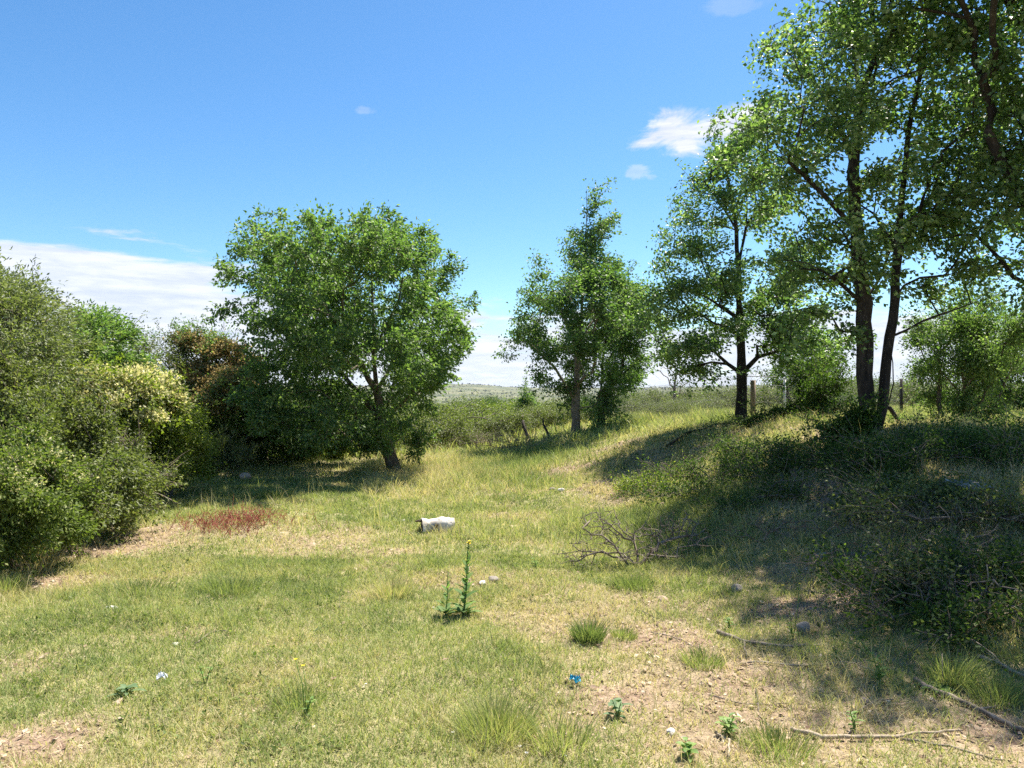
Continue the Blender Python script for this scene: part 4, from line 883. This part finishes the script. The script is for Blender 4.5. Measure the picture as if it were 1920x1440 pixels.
def log():
    g = G(820, 998); D = g[1]; rng = np.random.default_rng(12)
    root = thing('cut_log', g, 'short bleached white log lying on the lawn', 'log')
    L = 60/F*D; r = .092; mb = MB(); n = 16; pts = []; rad = []
    a = R(-14); ax = np.array([math.cos(a), math.sin(a)*-1, 0]); c = g+np.array([.0, .05, r*.66])
    for i in range(n):
        f = i/(n-1)-.5; pts.append(c+ax*f*L+np.array([0, 0, .010*math.cos(f*6)])); rad.append(r*(1+.10*math.sin(f*9)+.16*(abs(f)*2)**4))
    mb.tube(pts, rad, 26, jit=.085, rng=rng, cap=False)
    mb.obj('bleached_wood', M['log'], root, g)
    for s, i in ((-1, 0), (1, n-1)):
        e = MB(); p = pts[i]; q = p-ax*s*.014
        e.tube([p-ax*s*.001, q], [rad[i]*.95, rad[i]*.80], 22, cap=True, jit=.04, rng=rng); e.obj('cut_end', M['log_end'], root, g)
    cr = MB(); cr.tube([c+ax*L*f+np.array([0, -r*.80, r*(.62+.05*math.sin(f*14))]) for f in np.linspace(.02, .46, 8)], [.002, .004, .005, .004, .005, .004, .003, .002], 5); cr.obj('crack', M['log_end'], root, g)
    k = MB(); kc = c+np.array([-.005, -r*1.0, r*.25]); k.tube([kc+np.array([0, .03, 0]), kc, kc+np.array([0, -.006, 0])], [.03, .024, .016], 12, jit=.1, rng=rng); k.obj('knot', M['log_end'], root, g)
    fl = MB(); p0 = pts[0]+np.array([0, 0, r*.85]); fl.tube([p0+ax*.02, p0-ax*.05+np.array([0, 0, .004]), p0-ax*.085], [.014, .012, .005], 8, jit=.2, rng=rng); fl.obj('bark_flap', M['log_end'], root, g)
log()

def rock(label, px, py, sx, sy, sz, mat, seed, name='stone', sink=.3, cat='stone', group=None):
    g = G(px, py); bm_ = bmesh.new(); bmesh.ops.create_icosphere(bm_, subdivisions=3, radius=1); rng = random.Random(seed)
    cuts = [(Vector((rng.gauss(0, 1), rng.gauss(0, 1), rng.gauss(0, 1))).normalized(), rng.uniform(.55, .9)) for _ in range(9)]
    for v in bm_.verts:
        for nn, dd in cuts:
            k = v.co.dot(nn)-dd
            if k > 0: v.co -= nn*k*.85
        v.co *= 1+.04*(rng.random()-.5); v.co = Vector((v.co.x*sx, v.co.y*sy, v.co.z*sz))
    me = bpy.data.meshes.new(name); bm_.to_mesh(me); bm_.free(); me.materials.append(M[mat]); me.polygons.foreach_set('use_smooth', np.ones(len(me.polygons), bool))
    o = bpy.data.objects.new(name, me); C.objects.link(o); o.location = (g[0], g[1], g[2]+sz*(1-sink)); o.rotation_euler = (0, 0, rng.random()*6.28)
    tag(o, label, cat, group)
rock('pinkish stone at the foot of the left thicket', 287, 966, .07, .06, .05, 'stone_pink', 1)
rock('pinkish boulder left of the round tree shadow', 460, 902, .13, .10, .09, 'stone_pink', 2)
rock('small white stone on the lawn at the foot of the bank', 1052, 922, .06, .05, .035, 'stone_white', 3)
rock('grey stone touching the small white stone by the bank', 1037, 920, .08, .05, .035, 'stone', 4)
rock('tiny white stone behind the log', 755, 980, .035, .03, .025, 'stone_white', 5)
rock('white stone right of the leaning trunk', 794, 868, .09, .07, .06, 'stone_white', 6)
rock('pinkish stone in the grass beyond the leaning trunk', 856, 851, .10, .08, .06, 'stone_pink', 7)
rock('flat grey stone in the grass beyond the mullein', 924, 1090, .075, .05, .026, 'stone', 8)
rock('pale flat stone beside the flat grey stone', 906, 1095, .05, .04, .016, 'stone_white', 9)
rock('rounded brown-grey stone beside the yellow-flowered weed', 1507, 1188, .055, .045, .05, 'stone', 10, sink=.55)
rock('pale broken stone at the bottom in the litter', 1258, 1382, .03, .024, .02, 'stone_white', 11)
rock('pale stone at the edge of shade below the brush', 1243, 1128, .06, .04, .025, 'stone_pink', 12)
rock('upright grey stone in the shade right of the brush', 1382, 1112, .055, .045, .04, 'stone', 13)
rock('white-grey flat stone in the left lawn', 209, 1143, .06, .03, .015, 'stone_white', 14)
rock('pale pebble near the left lawn twig', 329, 1213, .035, .02, .012, 'stone_white', 15)
rock('tan pebble in the bottom left lawn', 224, 1320, .045, .02, .012, 'stone_pink', 16)
rock('pale pebble in the litter right of the bright tussock', 1620, 1322, .028, .022, .018, 'stone_pink', 17)
rock('long grey slab lying on the shaded bank', 1810, 922, .42, .16, .06, 'stone', 18, 'rock_slab')
rock('small white stone lying on the grey slab', 1772, 914, .05, .04, .02, 'stone_white', 19, sink=-1.2)
rock('reddish stone in the hollow above the brush pile', 1240, 955, .07, .06, .05, 'stone_pink', 20)
rock('grey stone in deep shade on the lower bank', 1540, 1050, .09, .06, .04, 'stone', 21)
rock('pale flat stone on the shaded slope', 1725, 1040, .10, .06, .03, 'stone_pink', 22)

def scrap(name, label, px, py, sz, mat, seed, cat, tall=.5):
    g = G(px, py); rng = np.random.default_rng(seed); n = 9; u, v_ = np.meshgrid(np.linspace(-1, 1, n), np.linspace(-1, 1, n))
    z = fbm(u*2.1+seed, v_*2.1, 3)*tall*2; x = u*(1-.3*z); y = v_*(1-.4*z)
    V = np.stack([x*sz, y*sz*.8, z*sz+.012], -1).reshape(-1, 3)+rng.normal(size=(n*n, 3))*sz*.05
    mb = MB(); mb.add(V+g, [[i*n+j, i*n+j+1, (i+1)*n+j+1, (i+1)*n+j] for i in range(n-1) for j in range(n-1)])
    o = mb.obj(name, M[mat], None, g, smooth=False); md = o.modifiers.new('thick', 'SOLIDIFY'); md.thickness = .0015; tag(o, label, cat)
scrap('crumpled_tissue', 'crumpled white tissue lying on the near left lawn', 303, 1284, .036, 'plastic_white', 3, 'tissue', 1.0)
scrap('plastic_scrap', 'bright blue plastic scrap in the grass near the bottom', 1078, 1290, .040, 'plastic_blue', 5, 'litter', .9)
def petal(label, px, py, seed, r=.011, h=.02):
    g = G(px, py); rng = np.random.default_rng(seed); mb = MB(); root = thing('white_flower', g, label, 'flower', 'small white flowers in the lawn'); c = g+np.array([0, 0, h])
    flower(mb, c, r, rng, 5); mb.obj('petals', M['white_petal'], root, g); s = MB(); s.tube([g, c], [.0015, .001], 4); s.obj('stem', M['weed'], root, g)
for i, (px, py, lb) in enumerate(((850,1385,'white flower left of the large bottom tussock'),(975,1410,'white flower below the large bottom tussock'),(987,1424,'white flower nearest the bottom edge right of the tussock'),(970,1355,'white flower against the side of the large tussock'),
        (998,1368,'white flower just right of the large tussock'),(686,1292,'lone white flower in the middle of the near lawn'),(812,1145,'white flower left of the mullein base'),(1060,1432,'tiny white flower cut by the bottom edge'))):
    petal(lb, px, py, 300+i, .012 if i < 5 else .009)

# ------------------------------------------------------------------ fence
def fence():
    p1 = np.array([(1412-960)/F*16.2, 16.2, 0]); p1[2] = hz(*p1[:2]); p2 = np.array([(1471-960)/F*17.2, 17.2, 0]); p2[2] = hz(*p2[:2])
    root = thing('wire_fence', p1, 'wire netting fence running behind the crest on wooden and pale posts', 'fence')
    rng = np.random.default_rng(15)
    tp1 = P(1412, 713, 16.2); m = MB(); m.tube([p1-np.array([0, 0, .2]), (p1+tp1)/2, tp1], [.062, .058, .055], 12, jit=.04, rng=rng); m.obj('post', M['post'], root, p1)['label'] = 'thick brown wooden post'
    tp2 = P(1471, 712, 17.2); m = MB(); m.tube([p2-np.array([0, 0, .2]), (p2+tp2)/2, tp2], [.035, .032, .028], 8, jit=.1, rng=rng); m.obj('post', M['paint_white'], root, p1)['label'] = 'slim pale post with flaking white paint'
    ends = [tp2]; px_, d_ = 1640, 18.5
    p3 = np.array([(1690-960)/F*20., 20., 0]); p3[2] = hz(*p3[:2]); t3 = p3+np.array([0, 0, 1.1]); m = MB(); m.tube([p3-np.array([0, 0, .2]), t3], [.045, .04], 8); m.obj('post', M['post_dark'], root, p1)
    q = np.array([2.6, 27., 0]); q[2] = hz(2.6, 27.); tq = q+np.array([0, 0, 1.25]); m = MB(); m.tube([q-np.array([0, 0, .2]), tq], [.05, .045], 8); m.obj('post', M['post_dark'], root, p1)
    r_ = MB(); r_.tube([P(1393,705,16.0), P(1425,706,16.2), P(1456,706,17.1)], [.009, .009, .008], 6); r_.obj('rail', M['wire'], root, p1)
    w_ = MB()
    def span(a, ta, b, tb, hgt):
        L = np.linalg.norm(b[:2]-a[:2]); n = int(L/.085)
        g = lambda f, v: np.array([*(a[:2]+(b[:2]-a[:2])*f), 0])+np.array([0, 0, 1])*((hz(*(a[:2]+(b[:2]-a[:2])*f)) if False else a[2]+(b[2]-a[2])*f)+.05+v*(hgt-.05))
        k = hgt/L
        for i in range(-int(n*k)-1, n+1):
            for s in (1, -1):
                f0 = i/n if s > 0 else i/n+k; f1 = i/n+k if s > 0 else i/n
                v0, v1 = 0., 1.
                lo, hi = min(f0, f1), max(f0, f1)
                ts = np.array([0., 1.]); fa = f0; fb = f1
                def clip(t): return fa+(fb-fa)*t
                t0, t1 = 0., 1.
                for bound in (0., 1.):
                    if (fa-bound)*(fb-bound) < 0:
                        tt = (bound-fa)/(fb-fa)
                        if (bound == 0. and fa < 0) or (bound == 1. and fa > 1): t0 = max(t0, tt)
                        else: t1 = min(t1, tt)
                if clip((t0+t1)/2) < 0 or clip((t0+t1)/2) > 1: continue
                w_.tube([g(clip(t0), t0), g(clip(t1), t1)], .0022, 3, cap=False)
        for v in (0., .5, 1.): w_.tube([g(f, v) for f in np.linspace(0, 1, 8)], .003, 3, cap=False)
    span(p1, tp1, p2, tp2, tp1[2]-p1[2]-.1); span(p2, tp2, p3, t3, 1.0); span(q, tq, p1, tp1, 1.05)
    w_.obj('netting', M['wire'], root, p1)
fence()
def leaning_pole(label, pb, pt, r, seed):
    g = G(*pb); D = g[1]; rng = np.random.default_rng(seed); root = thing('leaning_pole', g, label, 'pole', 'dark broken poles leaning in the scrub'); m = MB(); t = P(pt[0], pt[1], D+.3)
    m.tube([g-np.array([0, 0, .08]), g+(t-g)*.35+rng.normal(size=3)*.02, g+(t-g)*.7+rng.normal(size=3)*.02, t], [r, r*.95, r*.85, r*.6], 8, jit=.1, rng=rng); m.obj('shaft', M['post_dark'], root, g)
leaning_pole('thicker dark pole leaning left in front of the scrub', (993, 832), (980, 788), .055, 1)
leaning_pole('thinner dark pole leaning left nearer the slim pale trunk', (1032, 828), (1018, 783), .035, 2)
for i, (px, py, sx, lb) in enumerate(((940,850,34,'low dead bush with thin bare branches left of the leaning poles'),(985,855,40,'dead thorny branches heaped at the foot of the leaning poles'),(895,850,26,'bare spreading twigs behind the tall dry grass'))):
    g = G(px, py); D = g[1]
    bare_plant('thorn_branches', lb, 'dead branches', g, [], 260, .016, 'twig', 810+i, [(g[0]+dx, g[1]+.2, g[2]+z, (.45*sx/36), .45, .28) for dx, z in ((-.5, .35), (0, .5), (.5, .4))], r_tip=.004, seg=.2)
D7 = 11.; gs = np.array([(1668-960)/F*10.1, 10.3, 0]); gs[2] = hz(gs[0], gs[1])
def crest_branch():
    root = thing('broken_branch', gs, 'short dark broken branch propped against the right trunk', 'branch'); m = MB(); rng = np.random.default_rng(2)
    m.tube([P(1655,762,10.1), P(1668,765,10.15), P(1682,785,10.2), P(1693,806,10.25)], [.035, .03, .027, .02], 8, jit=.12, rng=rng); m.obj('shaft', M['bark_dark'], root, gs)
    v = MB(); v.tube([P(1664,765,10.2), P(1675,720,10.25), P(1674,680,10.2), P(1668,645,10.1)], [.010, .009, .008, .008], 6); v.obj('vine', M['bark_dark'], root, gs)
crest_branch()

# ------------------------------------------------------------------ haze
def haze():
    m, t = new_mat('haze'); p = t.n('ShaderNodeVolumePrincipled'); p.inputs['Color'].default_value = (.80, .88, 1, 1); p.inputs['Density'].default_value = .00006
    o = t.n('ShaderNodeOutputMaterial'); t.l(p.outputs[0], o.inputs['Volume'])
    mb = MB(); x, y0, y1, z0, z1 = 7200, -7200, 7200, -60, 90
    mb.add([(-x,y0,z0),(x,y0,z0),(x,y1,z0),(-x,y1,z0),(-x,y0,z1),(x,y0,z1),(x,y1,z1),(-x,y1,z1)], [[0,3,2,1],[4,5,6,7],[0,1,5,4],[1,2,6,5],[2,3,7,6],[3,0,4,7]])
    h = mb.obj('haze', m, smooth=False); tag(h, 'thin pale haze in the air over the plain', 'haze', kind='stuff')
haze()
